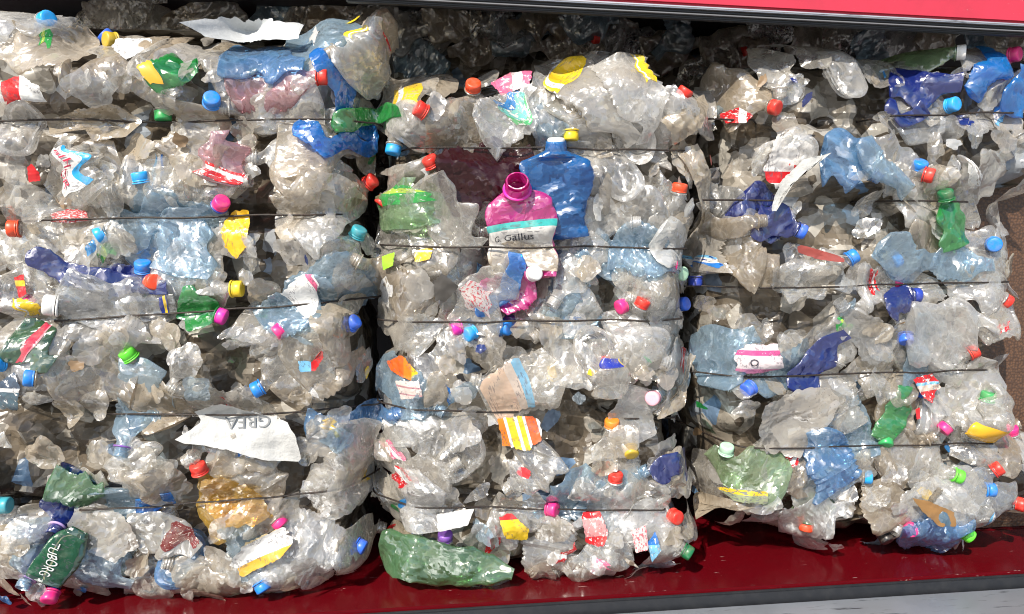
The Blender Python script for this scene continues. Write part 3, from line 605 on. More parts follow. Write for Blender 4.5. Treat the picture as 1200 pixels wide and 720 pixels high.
HB(390,163,96,24,8,'vivid','curved bright blue plastic strip at the edge of the left bale','the curved blue strip', neck=False, flat=.35, bend=.6, kink=0, lift=.014)
HB(426,136,78,24,12,'green','slim twisted green bottle lying over blue plastic strips','the slim green bottle', neck=False, amp=.010, flat=.7, lift=.02, kink=0, bend=.15, flex=.3, push=False)
HB(20,18,70,40,0,'bright','clear bottle piece at the top corner of the left bale','the top corner clear bottle', neck=False)
HB(355,228,70,30,12,'beige','yellowish stained bottle piece at the end of a wire','the yellowish stained piece', neck=False)
# middle bale
HB(570,202,118,68,22,'maroon','dark maroon crushed bottle above the magenta canister','the dark maroon bottle', neck=False, amp=.008, lift=.026)
HB(653,225,115,76,92,'bigblue','large deep blue flattened bottle with a white cap behind the magenta canister','the large deep blue bottle', cap='white', tilt=12, flat=.42, lift=.012, amp=.010, bend=0, kink=0, capscale=1.1,
   prof=[(0,.8),(.05,1),(.5,1),(.80,1),(.86,.8),(.90,.42),(1,.38)], rn=.0125)
HB(612,272,124,76,99,'magenta','magenta canister with an open neck and a teal and white label','the magenta canister', cat='canister', name='detergent_canister', tilt=52, flat=.5, lift=.02, amp=.0085, bend=.12, kink=0, capscale=1.4, ribs=False, ring='magenta',
   prof=[(0,.85),(.04,1),(.5,1),(.70,1),(.76,.95),(.82,.75),(.86,.48),(1,.46)], rn=.019, flex=.4,
   label=lab(.08,.55,.1,3.04,print_mat('label_canister',[(0,(.50,.43,.34)),(.35,(.60,.55,.47)),(.5,(.74,.73,.70)),(.86,TEA)],'u',(.62,.55,.45),4.,.28,.25),.002), text=[('G. Gallus',.38,.435,.9,2.1,3,dark_ink)])
HB(627,320,70,50,30,'magenta','small magenta bottle with a white cap under the wire below the magenta canister','the small magenta bottle', cap='white', tilt=62, capat=True, lift=.02)
FL([(574,290),(600,282),(640,292),(655,300),(648,318),(610,316),(580,322)], pet('plastic_film_clear', **{**PETS['beige'], 'opac': .45}), 'dirty clear film lying across the foot of the magenta canister','the dirty film on the canister', lift=.016, amp=.012)
HB(592,342,92,24,75,'vivid','narrow bright blue strip running down beside the magenta canister','the narrow bright blue strip', neck=False, flat=.4, lift=.01)
HB(520,662,165,60,-14,'midgreen','large dark green bottle hanging out at the foot of the middle bale','the large dark green bottle', neck=False, flat=.6, amp=.009, bend=-.2, kink=0, lift=.035, push=False, flex=.25, prof=[(0,.45),(.08,.8),(.3,1),(.6,.95),(.85,.62),(1,.3)])
HB(492,590,84,52,92,'bright','glassy clear bottle standing upright above the large dark green one','the upright glassy bottle', neck=False, flat=.6, amp=.008, lift=.012)
HB(760,297,95,56,-15,'paleblue','pale blue bottle cut across by the second wire of the middle bale','the pale blue bottle at the wire', neck=False)
HB(796,288,70,46,-65,'white','white plastic pouch at the edge of the middle bale','the white pouch', neck=False, cat='pouch', name='plastic_pouch')
HB(524,252,105,52,-40,'clear','fat clear bottle with a round base below the dark maroon one','the fat clear bottle below maroon', neck=False, flat=.55, lift=.01)
HB(472,240,60,70,90,'palegreen','dirty pale bottle with a green label at the dark gap','the dirty bottle with green label', neck=False, label=lab(.5,.85,.5,2.5,LABELS['green']))
HB(792,552,62,34,-35,'navy','folded royal blue plastic piece at the lower edge of the middle bale','the folded royal blue piece', neck=False, flat=.35)
HB(597,135,85,62,60,'bright','milky clear bottle with a blue and green label spot','the milky bottle with blue spot', neck=False, flat=.5, label=lab(.5,.85,.7,2.0,print_mat('label_blue_green',[(0,(.05,.25,.6)),(.35,(.2,.6,.55)),(.7,(.1,.5,.2))],'v',W_,6.,.45)))
HB(700,115,130,62,-55,'cloudy','cloudy crumpled bottle with a yellow mesh collar','the bottle with yellow mesh', neck=False, label=lab(.0,.2,.3,2.6,LABELS['yellow']))
HB(745,110,110,62,-75,'bright','tall clear crinkled bottle with a yellow label stuck along its side','the tall crinkled bottle with yellow side', neck=False, label=lab(.05,.42,.2,.9,LABELS['yellow']))
HB(720,440,60,42,85,'clear','clear bottle with a royal blue label band lettered in white','the royal blue banded bottle', neck=False, label=lab(.68,.86,.2,2.95,print_mat('band_royal',[(0,(.03,.05,.42)),(.75,(.03,.05,.42)),(.9,YEL)],'v',W_,12.,.33),.002))
HB(575,345,110,55,55,'clear','crinkled clear bottle with faint red print above a wire','the clear bottle with red print', neck=False, label=lab(.25,.5,.8,2.,print_mat('red_print',[(0,(.72,.66,.64)),(.95,(.7,.6,.6))],'u',(.65,.1,.12),11.,.45,alpha=.7)))
HB(620,455,120,70,10,'clear','peach and pale blue tinted crumpled bottle above the striped wrapper','the peach tinted bottle', neck=False, label=lab(.05,.5,.5,2.4,print_mat('label_peach',[(0,(.82,.58,.42)),(.6,(.8,.66,.56)),(.8,SKY_)],'u',alpha=.6)))
HB(850,225,60,34,95,'grey','greyish bottle below the dark grey cap in the shaded gap','the greyish shaded bottle', neck=False)
# right bale
HB(1028,196,95,32,-28,'paleblue','bent pale blue bottle lying slanted near the top of the right bale','the bent pale blue bottle', neck=False, flat=.7, bend=.6, kink=0, lift=.012)
HB(1116,262,78,42,112,'green','green bottle with a dark green neck in the right bale','the green bottle with dark neck', cap='dark green', tilt=12, flat=.6, lift=.016)
HB(960,428,100,44,48,'navy','fan shaped royal blue flattened bottle over a wire of the right bale','the fan shaped royal blue bottle', neck=False, flat=.35, lift=.008)
HB(968,535,112,64,96,'midblue','large blue ribbed bottle below the cloudy sheet','the large blue ribbed bottle', neck=False, flat=.55, ribs=True, lift=.010)
HB(1160,84,78,32,58,'vivid','bright blue crumpled bottle at the upper corner of the right bale, beside the white cap','the bright blue bottle near white cap', neck=False, flat=.5, lift=.01)
HB(1193,108,60,36,72,'vivid','bright blue bottle cut off by the frame edge, beside another like it','the outermost bright blue bottle', neck=False, flat=.5, lift=.01)
HB(1090,97,80,44,0,'navy','dark navy bottle in the shadow under the upper edge of the right bale','the dark navy shaded bottle', neck=False)
HB(1066,134,60,18,30,'navy','thin royal blue curved strip looped above the top wire','the thin royal blue loop', neck=False, flat=.4, bend=1.2)
HB(916,262,62,42,-10,'navy','royal blue crushed bottle below the red and white wrapper','the royal blue bottle below the wrapper', neck=False, lift=.006)
HB(1054,351,56,32,5,'navy','small royal blue bottle with ridged neck under a wire, right bale','the small royal blue ridged bottle', cap='navy', flat=.7, lift=.01)
HB(1050,488,76,34,80,'green','half flattened green bottle with clear middle, above a green cap','the half flattened green bottle', neck=False)
HB(1062,306,95,48,-8,'paleblue','broad pale blue crinkled bottle above the third wire of the right bale','the broad pale blue bottle', neck=False)
HB(1132,312,84,40,10,'paleblue','pale blue bottle piece beside the brown board','the pale blue piece near the board', neck=False)
HB(1095,625,86,52,10,'midblue','blue rectangular water bottle at the foot of the right bale, beside a pink cap','the blue bottle near the pink cap', neck=False, flat=.6, ribs=True, lift=.01)
HB(1160,486,78,50,85,'clear','clear bottle with an amber foot against the brown board','the clear bottle with amber foot', neck=False, flat=.6, label=lab(.0,.3,.1,3.0,solid('amber_foot',(.72,.40,.02),.25,noise=.4),.01))
HB(1112,395,120,90,20,'bright','wide crinkled glassy bottle near the brown board','the wide crinkled glassy bottle', neck=False, flat=.4, amp=.011)
HB(840,290,70,46,92,'cloudy','frosted bottle standing in the dark gap between two bales','the frosted bottle in the gap', neck=False, flat=.6, label=lab(.12,.3,.5,2.4,LABELS['blue']))
HB(862,262,70,28,5,'dusty','brown stained bottle with a wide open neck in the gap','the brown open-necked bottle', flat=.7, bend=0, kink=0)
HB(960,612,80,60,10,'bright','crinkled glassy bottle hanging over the red floor','the glassy bottle over the floor', neck=False, push=False)
HB(890,560,95,60,160,'palegreen','greenish crumpled bottle low in the right bale','the greenish crumpled bottle', neck=False)
HB(430,62,80,48,80,'bright','tall clear bag-like bottle rising over the top edge beside the dark gap','the tall bag-like bottle', neck=False, amp=.012, lift=.02, label=lab(.6,.85,.6,1.3,LABELS['yellow']))
HB(840,120,90,36,75,'cloudy','upright clear bottle standing in the gap at the top of the right bale','the upright bottle in the top gap', neck=False)
# sheets, labels, wrappers
paper = solid('white_paper', (.52,.52,.505), .6, bump=1.0, noise=.4, nscale=42.)
grey_board = solid('grey_board', (.50,.52,.53), .7, bump=.8, noise=.6, nscale=22.)
FL([(207,514),(236,495),(228,482),(262,472),(300,484),(335,494),(346,510),(354,543),(310,538),(280,527),(250,522)], paper, 'large torn white sheet lettered GREA upside down, on the left bale', 'the white lettered sheet', cat='paper', name='paper_sheet', lift=.02, amp=.0075, rag=.35,
   text=[('GREA', 316, 487, 262, 490, 13, solid('ink_grey',(.16,.17,.18),.5))], curl=.012)
FL([(215,26),(245,6),(300,7),(354,26),(345,42),(300,40),(240,40)], grey_board, 'torn flat grey white board lying over the top edge of the left bale', 'the torn grey board', cat='board', name='board_sheet', lift=.13, amp=.004, flex=.02, rag=1.1)
FL([(118,34),(165,36),(180,55),(152,72),(132,58),(122,50)], print_mat('white_blue_corner',[(0,W_),(.8,W_),(.86,SKY_)],'u'), 'crumpled white label with a pale blue corner beside a mustard cap', 'the crumpled white label', cat='label', name='torn_label', lift=.012)
FL([(5,102),(35,92),(60,108),(66,124),(30,120),(8,126)], print_mat('white_red_patch',[(0,W_),(.12,RED),(.5,W_)],'u',W_,3.,.35), 'white label scrap with a red patch at the frame edge', 'the white scrap with red patch', cat='label', name='torn_label', lift=.012)
FL([(50,141),(90,130),(130,122),(162,138),(150,160),(110,166),(100,152),(60,158)], pet('plastic_film', **PETS['film']), 'twisted beige plastic film folded along the top wire of the left bale', 'the twisted beige film', lift=.014, amp=.014)
FL([(52,250),(72,245),(96,246),(98,258),(72,262),(54,260)], print_mat('red_speckle',[(0,(.72,.10,.10)),(.9,(.7,.12,.12))],'u',W_,12.,.46), 'red and white speckled label scrap just above the second wire, left bale', 'the speckled red label', cat='label', name='torn_label', lift=.008, n=16)
FL([(258,268),(270,248),(290,246),(292,266),(290,290),(277,304),(264,290)], print_mat('yellow_pack',[(0,(.85,.50,.02)),(1,YEL)],'u',None,5.,.4,.12), 'bright yellow leaf shaped label with a small pale barcode patch', 'the yellow label', cat='label', name='torn_label', lift=.014, amp=.004, sub=1)
FL([(31,196),(37,192),(44,202),(44,212),(32,214)], solid('label_red_plain', RED, .3, noise=.5), 'tiny red label scrap on brown stained plastic', 'the tiny red scrap', cat='label', name='torn_label', lift=.01, n=14)
FL([(14,325),(25,322),(30,345),(22,350)], print_mat('red_yellow_strip',[(0,RED),(.5,YEL),(.75,RED)],'v'), 'narrow red and yellow wrapper at the dark left edge', 'the red and yellow wrapper', cat='wrapper', name='torn_label', lift=.01, n=14)
FL([(270,660),(290,632),(330,618),(344,634),(330,650),(290,672)], print_mat('white_gold_pack',[(0,(.72,.42,.05)),(.32,W_),(.9,(.85,.7,.4))],'v',(.45,.45,.5),7.,.3), 'white and gold carton with small print low in the left bale', 'the white and gold carton', cat='carton', name='flattened_carton', lift=.018, amp=.004, uvang=.4, curl=.01)
FL([(80,604),(110,592),(150,612),(160,642),(134,662),(104,650),(78,625)], pet('plastic_cloudy', **PETS['cloudy']), 'flat greyish beige plastic sheet folded at the corner, beside the lettered green label', 'the flat beige sheet', lift=.018, amp=.006)
HB(74,650,66,40,55,'darkgreen','crushed bottle with a dark green label lettered TUBORG','the bottle lettered TUBORG', neck=False, flat=.45, lift=.02, flex=.5, amp=.004, bend=0, kink=0, prof=[(0,.6),(.05,.95),(.7,1),(.85,.8),(1,.5)], label=lab(.12,.9,.5,2.6,print_mat('label_tuborg',[(0,(.008,.09,.04)),(.42,(.008,.075,.035)),(.5,(.3,.32,.2)),(.53,(.008,.075,.035))],'v',None,5.,.4,.12),.01), text=[('TUBORG',.2,.72,1.35,1.78,2,white_ink)])
FL([(236,562),(262,556),(296,575),(318,598),(306,612),(262,618),(240,600)], pet('plastic_amber', **PETS['amber']), 'crumpled amber yellow bottle sheet over the lowest wire of the left bale', 'the crumpled amber sheet', lift=.010, amp=.012)
FL([(350,420),(368,424),(378,408),(380,418),(370,434),(352,436)], print_mat('red_blue_scrap',[(0,SKY_),(.5,RED)],'u'), 'small red and blue wrapper scrap in the left bale', 'the red and blue scrap', cat='wrapper', name='torn_label', lift=.012, n=14)
FL([(0,450),(30,432),(36,450),(24,480),(0,478)], print_mat('grey_label',[(0,(.10,.16,.2)),(.5,W_),(.6,(.1,.14,.2))],'v',W_,6.,.4), 'dark blue and white printed label at the left frame edge', 'the dark printed label', cat='label', name='torn_label', lift=.012)
FL([(576,92),(604,78),(628,78),(622,98),(590,108)], print_mat('pink_white',[(0,PNK),(.5,(.85,.7,.75)),(.75,PNK)],'u',W_,5.,.4), 'pink and white crumpled wrapper at the top edge of the middle bale', 'the pink wrapper', cat='wrapper', name='torn_label', lift=.016, amp=.012)
FL([(452,430),(470,418),(490,438),(482,448),(456,440)], print_mat('flame_label',[(0,(.85,.14,.02)),(.55,ORG),(.8,YEL)],'u',None,6.,.4,.15), 'orange and yellow flame coloured label in the middle bale', 'the flame coloured label', cat='label', name='torn_label', lift=.016, n=18)
FL([(462,450),(490,446),(496,464),(470,472)], print_mat('pale_lines',[(0,(.72,.62,.58)),(.25,(.5,.25,.28)),(.32,(.72,.62,.58)),(.6,(.5,.25,.28)),(.68,(.72,.62,.58))],'v'), 'pale label ruled with thin red lines, under the flame coloured one', 'the red-ruled pale label', cat='label', name='torn_label', lift=.014, n=16)
FL([(582,492),(634,490),(634,516),(618,528),(590,522)], print_mat('orange_stripes',[(0,ORG),(.18,W_),(.25,YEL),(.42,W_),(.5,YEL),(.62,W_),(.68,(.75,.12,.02)),(.92,W_)],'u',None,5.,.4,.12), 'orange yellow and white striped wrapper in the middle bale, under a wire', 'the striped wrapper', cat='wrapper', name='torn_label', lift=.016, amp=.005, uvang=.25)
FL([(584,606),(600,602),(620,620),(618,634),(592,630)], print_mat('yellow_red_rim',[(0,YEL),(.75,YEL),(.82,RED)],'v',None,5.,.4,.12), 'yellow label rimmed with red low in the middle bale', 'the yellow red-rimmed label', cat='label', name='torn_label', lift=.016, amp=.004, n=18)
FL([(682,604),(704,600),(712,624),(706,640),(686,636)], print_mat('red_faded',[(0,RED),(.3,(.75,.3,.3)),(.8,RED)],'v',(.8,.65,.65),7.,.42), 'faded red label with white print near the foot of the middle bale', 'the faded red label', cat='label', name='torn_label', lift=.012, n=18)
FL([(738,620),(756,614),(756,640),(742,644)], print_mat('pink_print',[(0,(.8,.6,.58)),(.9,(.75,.45,.45))],'u',(.7,.15,.18),8.,.45), 'pinkish printed label beside the faded red one', 'the pinkish printed label', cat='label', name='torn_label', lift=.012, n=16)
FL([(756,632),(766,620),(772,642),(762,656)], print_mat('blue_print',[(0,SKY_),(.6,BLU)],'v',W_,6.,.4), 'small sky blue printed label at the foot of the middle bale', 'the sky blue label', cat='label', name='torn_label', lift=.012, n=14)
FL([(512,604),(556,598),(548,614),(512,622)], paper, 'thin pointed white paper strip beside the large dark green bottle', 'the pointed white strip', cat='paper', name='paper_sheet', lift=.02, amp=.003, n=16)
FL([(486,294),(508,290),(504,304),(486,308)], LABELS['yellow'], 'small yellow and green label below the second wire, middle bale', 'the small yellow-green label', cat='label', name='torn_label', lift=.01, n=14)
FL([(446,302),(462,296),(460,312),(448,318)], solid('lime_scrap',(.30,.62,.04),.3), 'lime green scrap at the dark gap of the middle bale', 'the lime scrap', cat='plastic scrap', name='plastic_scrap', lift=.012, n=14)
FL([(508,330),(518,320),(538,336),(522,354),(510,352)], solid('dark_scrap',(.05,.045,.04),.5), 'dark triangular scrap in the middle bale', 'the dark triangle', cat='plastic scrap', name='plastic_scrap', lift=.012, n=14)
FL([(788,470),(810,440),(826,420),(834,424),(814,452),(806,478),(770,492),(776,476)], pet('plastic_film', **PETS['film']), 'torn beige strip bridging the gap to the right bale', 'the torn beige strip', lift=.02, amp=.012, flex=.4, curl=.01)
FL([(796,178),(820,168),(840,210),(846,250),(832,258),(822,225)], pet('plastic_film', **PETS['film']), 'long beige film flap hanging over the gap at the edge of the middle bale', 'the long beige flap', lift=.02, amp=.012, flex=.4)
FL([(770,140),(800,128),(836,104),(834,124),(818,150),(790,172)], pet('plastic_film', **PETS['film']), 'upturned beige film at the top corner of the middle bale', 'the upturned beige film', lift=.018, amp=.012, flex=.4)
red_wrap = print_mat('red_wrapper',[(0,W_),(.12,RED),(.34,W_),(.42,(.8,.78,.76)),(1,W_)],'v',RED,3.4,.36)
FL([(896,200),(906,158),(924,170),(948,164),(950,186),(920,222),(902,214)], red_wrap, 'red and white crumpled wrapper near the top of the right bale', 'the red and white wrapper', cat='wrapper', name='torn_label', lift=.016, amp=.010, n=30)
FL([(903,246),(916,212),(940,186),(970,180),(948,196),(926,218),(910,248)], paper, 'narrow white tail of paper hanging beside the red and white wrapper', 'the narrow white tail', cat='paper', name='paper_sheet', lift=.03, amp=.003, flex=.4)
FL([(862,420),(872,404),(908,402),(914,430),(886,438),(864,436)], print_mat('pink_ring_label',[(0,(.62,.2,.36)),(.18,(.74,.66,.68)),(.62,(.6,.08,.25)),(.78,(.72,.6,.62))],'v',(.78,.5,.6),8.,.35), 'faded pink and grey label with a dark ring mark, right bale', 'the pink ring-marked label', cat='label', name='torn_label', lift=.02, amp=.004,
   text=[('O', 875, 428, 884, 428, 9, dark_ink)])
FL([(892,475),(920,462),(960,452),(984,462),(978,490),(960,515),(940,540),(905,532),(888,505)], pet('plastic_cloudy2', **{**PETS['cloudy'], 'opac': .5, 'rough': .28}), 'large smooth cloudy plastic sheet in the lower right bale', 'the large cloudy sheet', lift=.028, amp=.0045, curl=-.012)
FL([(1072,446),(1100,440),(1112,456),(1094,474),(1080,462)], print_mat('red_ring',[(0,RED),(.4,(.75,.6,.5)),(.6,SKY_),(.7,RED)],'v',W_,6.,.42), 'crumpled red wrapper with a blue centre in the right bale', 'the red wrapper with blue centre', cat='wrapper', name='torn_label', lift=.016, amp=.010, n=20)
FL([(1073,480),(1079,478),(1079,490),(1074,492)], solid('label_red_plain', RED, .3, noise=.5), 'tiny red sliver under the red wrapper with blue centre', 'the tiny red sliver', cat='label', name='torn_label', lift=.01, n=10)
FL([(826,622),(840,600),(880,588),(910,592),(890,600),(860,606)], pet('plastic_film', **PETS['film']), 'flat beige torn sheet sticking out under the right bale', 'the flat beige torn sheet', lift=.03, amp=.005, flex=.3)
FL([(852,582),(880,574),(902,578),(900,592),(866,592)], print_mat('yellow_green_print',[(0,(.3,.35,.2)),(.5,YEL),(.8,(.35,.4,.35))],'v',(.2,.22,.2),7.,.45), 'dirty yellow and green printed label low in the right bale', 'the yellow and green printed label', cat='label', name='torn_label', lift=.02, n=18)
FL([(1065,582),(1085,586),(1110,596),(1112,612),(1096,614),(1080,600)], solid('brown_strap',(.26,.14,.05),.4,noise=.6), 'brown folded plastic strap above the blue water bottle', 'the brown strap', cat='strap', name='plastic_strap', lift=.018, n=18)
FL([(935,286),(958,292),(990,302),(988,308),(960,304),(938,296)], solid('rust_strap',(.30,.06,.05),.4,noise=.5), 'thin dull red strap leading to a blue cap', 'the dull red strap', cat='strap', name='plastic_strap', lift=.012, n=16)
FL([(860,128),(876,122),(888,134),(882,142),(866,140)], LABELS['red'], 'crumpled red label at the shaded top corner of the right bale', 'the crumpled red label', cat='label', name='torn_label', lift=.014, n=16)
FL([(940,30),(965,32),(952,40),(947,54)], paper, 'small pointed white paper hanging below the red beam', 'the small hanging paper', cat='paper', name='paper_sheet', lift=.02, amp=.003, n=12)
FL([(1170,330),(1204,296),(1216,310),(1190,334)], pet('plastic_film', **PETS['film']), 'pale torn film sticking out over the brown board', 'the film over the board', lift=.01, amp=.008, flex=.3)
# ------------------------------------------------------------------ press the pile into the shape of the bales
HF = H.copy()
HFB = np.clip(blur(HF, 5), -.3, .2)
OFF = (np.clip(blur(HF, 5), -.3, .2) - T)*1.0
OFF = np.where(SA > -.02, OFF, 0); OFF = blur(OFF, 2)
def off(x, z): return samp(OFF, x, z)
for j in JOBS:
    ax, az = j['an']; oa = float(off(np.array([ax]), np.array([az]))[0])
    for p in j['parts']:
        V = p['V']; o = off(V[:, 0], V[:, 1])*(1-p['aw']) + oa*p['aw']
        V = V.copy(); own = np.clip(V[:, 2] - samp(HFB, V[:, 0], V[:, 1]), -.05, .06)
        anc = min(max((j.get('ah') or 0) - float(samp(HFB, np.array([ax]), np.array([az]))[0]), -.05), .06) if j.get('ah') is not None else 0
        V[:, 2] -= o + .36*(own*(1-p['aw']) + anc*p['aw']); p['V'] = V
JOBS = [j for j in JOBS if not j['info'].get('auto') or -45 < pix((j['c'][0], 0, j['c'][1]))[0] < 1245]   # nothing wholly outside the frame
# the row of bales behind, in the shade above the front ones
for j in JOBS: j['dy'] = 0.
SAVE = H.copy(); nb = len(JOBS)
BACK = [(500,30),(560,52),(612,34),(668,50),(715,30),(742,44),(790,55),(800,30),(860,46),(905,40),(585,24),(640,20),(690,22),(960,42),(1010,38),(1060,46),(1110,44),(1160,50),(1195,46),(110,20),(165,12),(205,26),(310,14),(360,10),(140,4),(250,4),(400,14),(480,62),(530,20),(830,80),(455,30),(880,70),(1030,60)]
H[:] = -.05
for k, (x, y) in enumerate(BACK):
    p = at(x, y, .60); ti = ['grey','dusty','paleblue','beige','clear'][k % 5]; sd = nseed()
    bottle(p[0], p[2], rng.uniform(.13,.2), rng.uniform(.03,.042), rng.normal(0,.5)+(PI if k % 2 else 0), P_(ti), cap={5:'red',2:'blue',9:'red',14:'blue'}.get(k), tilt=10, seed=sd, push=False, hb='middle', flex=.6,
           info=dict(auto=True, tint=ti, cap={5:'red',2:'blue',9:'red',14:'blue'}.get(k), back=True), neck=(k in (5,2,9,14)))
for j in JOBS[nb:]: j['dy'] = .60; j['info']['bale'] = 'back'
H[:] = SAVE
# ------------------------------------------------------------------ objects
def mesh(name, V, Fs, mat, UV=None, sharp=None, smooth=True):
    me = bpy.data.meshes.new(name); me.from_pydata(V.tolist() if hasattr(V, 'tolist') else V, [], Fs); me.materials.append(mat)
    if smooth: me.polygons.foreach_set('use_smooth', np.ones(len(me.polygons), bool))
    if sharp: me.set_sharp_from_angle(angle=math.radians(sharp))
    if UV is not None:
        ul = me.uv_layers.new(name='UVMap'); li = np.zeros(len(me.loops), np.int32); me.loops.foreach_get('vertex_index', li)
        ul.data.foreach_set('uv', UV[li].astype(np.float32).ravel())
    me.update(); return me
def world(V, dy): return np.stack([V[:, 0], -V[:, 2] + dy, V[:, 1]], 1)
for j in JOBS:
    P0 = world(j['parts'][0]['V'], j['dy']); o = P0.mean(0); j['pos'] = o; j['px'] = pix(o)
    if j.get('cap') is not None: pass
    multi = len(j['parts']) > 1
    if multi:
        root = bpy.data.objects.new(j['name'], None); COL.objects.link(root); root.location = o; root.empty_display_size = .02
    for p in j['parts']:
        V = world(p['V'], j['dy']) - o
        me = mesh(p['name'] if multi else j['name'], V, p['F'], p['mat'], p.get('UV'), p.get('sharp'))
        ob = bpy.data.objects.new(p['name'] if multi else j['name'], me); COL.objects.link(ob)
        if multi: ob.parent = root
        else: ob.location = o; root = ob
    if j['parts'][0].get('mats'):
        for m_ in j['parts'][0]['mats'][1:]: me.materials.append(m_)
        me.polygons.foreach_set('material_index', np.array(j['parts'][0]['MI'], np.int32))
    j['root'] = root
def simple(name, V, Fs, mat, parent=None, sharp=35, smooth=True):
    V = np.array(V, float); o = V.mean(0) if parent is None else np.zeros(3)
    ob = bpy.data.objects.new(name, mesh(name, V - o, Fs, mat, None, sharp, smooth)); COL.objects.link(ob); ob.location = o
    if parent: ob.parent = parent
    return ob
# packed plastic inside each bale
def filling_mat():
    m, t, out = newmat('packed_plastic'); tc, bn = crinkle(t, 30., 110., .9)
    v = N(t, 'ShaderNodeTexVoronoi', Scale=26.); t.links.new(tc, v.inputs['Vector'])
    sp = N(t, 'ShaderNodeSeparateColor'); t.links.new(v.outputs['Color'], sp.inputs[0])
    rp = N(t, 'ShaderNodeValToRGB'); t.links.new(sp.outputs[0], rp.inputs[0]); e = rp.color_ramp.elements
    e[0].color = (.05,.04,.03,1); e[1].color = (.42,.38,.32,1); x = e.new(.5); x.color = (.14,.115,.085,1); x = e.new(.93); x.color = (.10,.18,.30,1); x = e.new(.9); x.color = (.42,.40,.36,1)  # dark tones put the light lost inside a bale into the colour
    b = N(t, 'ShaderNodeBsdfPrincipled', Roughness=.3); t.links.new(rp.outputs[0], b.inputs['Base Color']); t.links.new(bn, b.inputs['Normal'])
    t.links.new(b.outputs[0], out.inputs[0]); return m
FM = filling_mat()
def filling(bn_, sd, hfun, label, dy=0.):
    rows = np.arange(NZ)[np.where((sd > .02).any(1))[0]]; rows = rows[::2]; nc = 60; V = []; 
    for i in rows:
        xs = GX[i][sd[i] > .02]; V.append(np.stack([np.linspace(xs.min(), xs.max(), nc), np.full(nc, GZ[i, 0])], 1))
    A = np.stack(V); X, Z = A[..., 0], A[..., 1]; h = hfun(X, Z)
    rg = np.random.default_rng(5); P = np.stack([X, Z, h], -1); P[..., 2] += crumple(P, .02, rg, .8) + .008
    eb = np.minimum(np.minimum(np.arange(nc), nc-1-np.arange(nc))[None, :], np.minimum(np.arange(len(rows)), len(rows)-1-np.arange(len(rows)))[:, None])
    P[..., 2] -= .06*np.clip(1 - eb/4, 0, 1)**2
    back = P.copy(); back[..., 2] = -.50; n = nc; m_ = len(rows)*nc
    q = [list(x) for x in quads(len(rows), nc, False)]
    r = len(rows); rim = [(i, 0) for i in range(r)] + [(r-1, j) for j in range(1, n)] + [(i, n-1) for i in range(r-2, -1, -1)] + [(0, j) for j in range(n-2, 0, -1)]
    rim = [i*n + j for i, j in rim]
    fs = q + [[y+m_ for y in x[::-1]] for x in q] + [[rim[i], rim[i]+m_, rim[(i+1) % len(rim)]+m_, rim[(i+1) % len(rim)]] for i in range(len(rim))]
    V3 = np.concatenate([P.reshape(-1, 3), back.reshape(-1, 3)])
    o = simple('packed_plastic', world(V3, dy), fs, FM, sharp=25); o['label'] = label; o['category'] = 'packed plastic'; o['kind'] = 'stuff'; return o
for b, nm in (('left', 'leftmost'), ('middle', 'middle'), ('right', 'rightmost')):
    filling(b, SD[b], lambda X, Z: np.clip(samp(T, X, Z), -.12, .1) - .085, 'dense crushed plastic packed inside the ' + nm + ' bale')
rect = sdf([tuple(at(*p, .62)[[0, 2]]) for p in ((-60, -40), (1290, -40), (1290, 330), (-60, 330))])
filling('back', rect, lambda X, Z: 0*X - .10, 'dark crushed plastic packed in the shaded bales behind', dy=.60)
# wires
rust = solid('rusty_wire', (.018,.015,.013), .55, bump=.4, metallic=.2, noise=.5, nscale=200., col2=(.07,.03,.015))
def tube(pts, r, k=8):
    pts = np.array(pts); t = np.gradient(pts, axis=0); t /= np.linalg.norm(t, axis=1, keepdims=True)
    ref = np.where(np.abs(t[:, 2:3]) < .9, np.array([[0, 0, 1.]]), np.array([[1., 0, 0]])); s_ = np.cross(t, ref); s_ /= np.linalg.norm(s_, axis=1, keepdims=True); u = np.cross(s_, t)
    a = 2*PI*np.arange(k)/k; V = pts[:, None] + r*(np.cos(a)[None, :, None]*s_[:, None] + np.sin(a)[None, :, None]*u[:, None]); n = len(pts)
    return V.reshape(-1, 3), [list(x) for x in quads(n, k, True)] + [list(range(k))[::-1], [(n-1)*k + i for i in range(k)]]
H2 = np.full(H.shape, -.4)
for j in JOBS[:nb]:
    V = j['parts'][0]['V']; fz, fx = gi(V[:, 0], V[:, 1]); np.maximum.at(H2, ((fz+.5).astype(int), (fx+.5).astype(int)), V[:, 2])
ORD = ['first', 'second', 'third', 'fourth', 'fifth']
for b, ws in WIRES.items():
    for k, (p, q) in enumerate(ws):
        a, c = XZ(*p), XZ(*q); n = 120; x = np.linspace(a[0], c[0], n); z = np.linspace(a[1], c[1], n) + .0012*smooth1(n, rng, 9)
        hs = np.max(np.stack([samp(H2, x, z+d) for d in (-.004, 0, .004)]), 0)
        ker = 21; pad = np.pad(hs, ker//2, mode='edge'); win = np.stack([pad[i:i+n] for i in range(ker)])
        hh = np.percentile(win, 58, axis=0); kk = np.ones(17)/17; hh = np.convolve(np.pad(hh, 8, mode='edge'), kk, 'valid') + .0025
        pts = np.stack([x, -hh, z], 1)
        e0, e1 = pts[0], pts[-1]
        pts = np.concatenate([[e0 + [-.012, .30, 0], e0 + [-.012, .06, 0], e0 + [-.008, .02, 0]], pts, [e1 + [.008, .02, 0], e1 + [.012, .06, 0], e1 + [.012, .30, 0]]])
        V, f = tube(pts, .0017); o = simple('baling_wire', V, f, rust)
        o['label'] = f'thin dark baling wire, {ORD[k]} from the top around the {dict(left="leftmost", middle="middle", right="rightmost")[b]} bale'; o['category'] = 'wire'; o['group'] = 'wires round the bales'
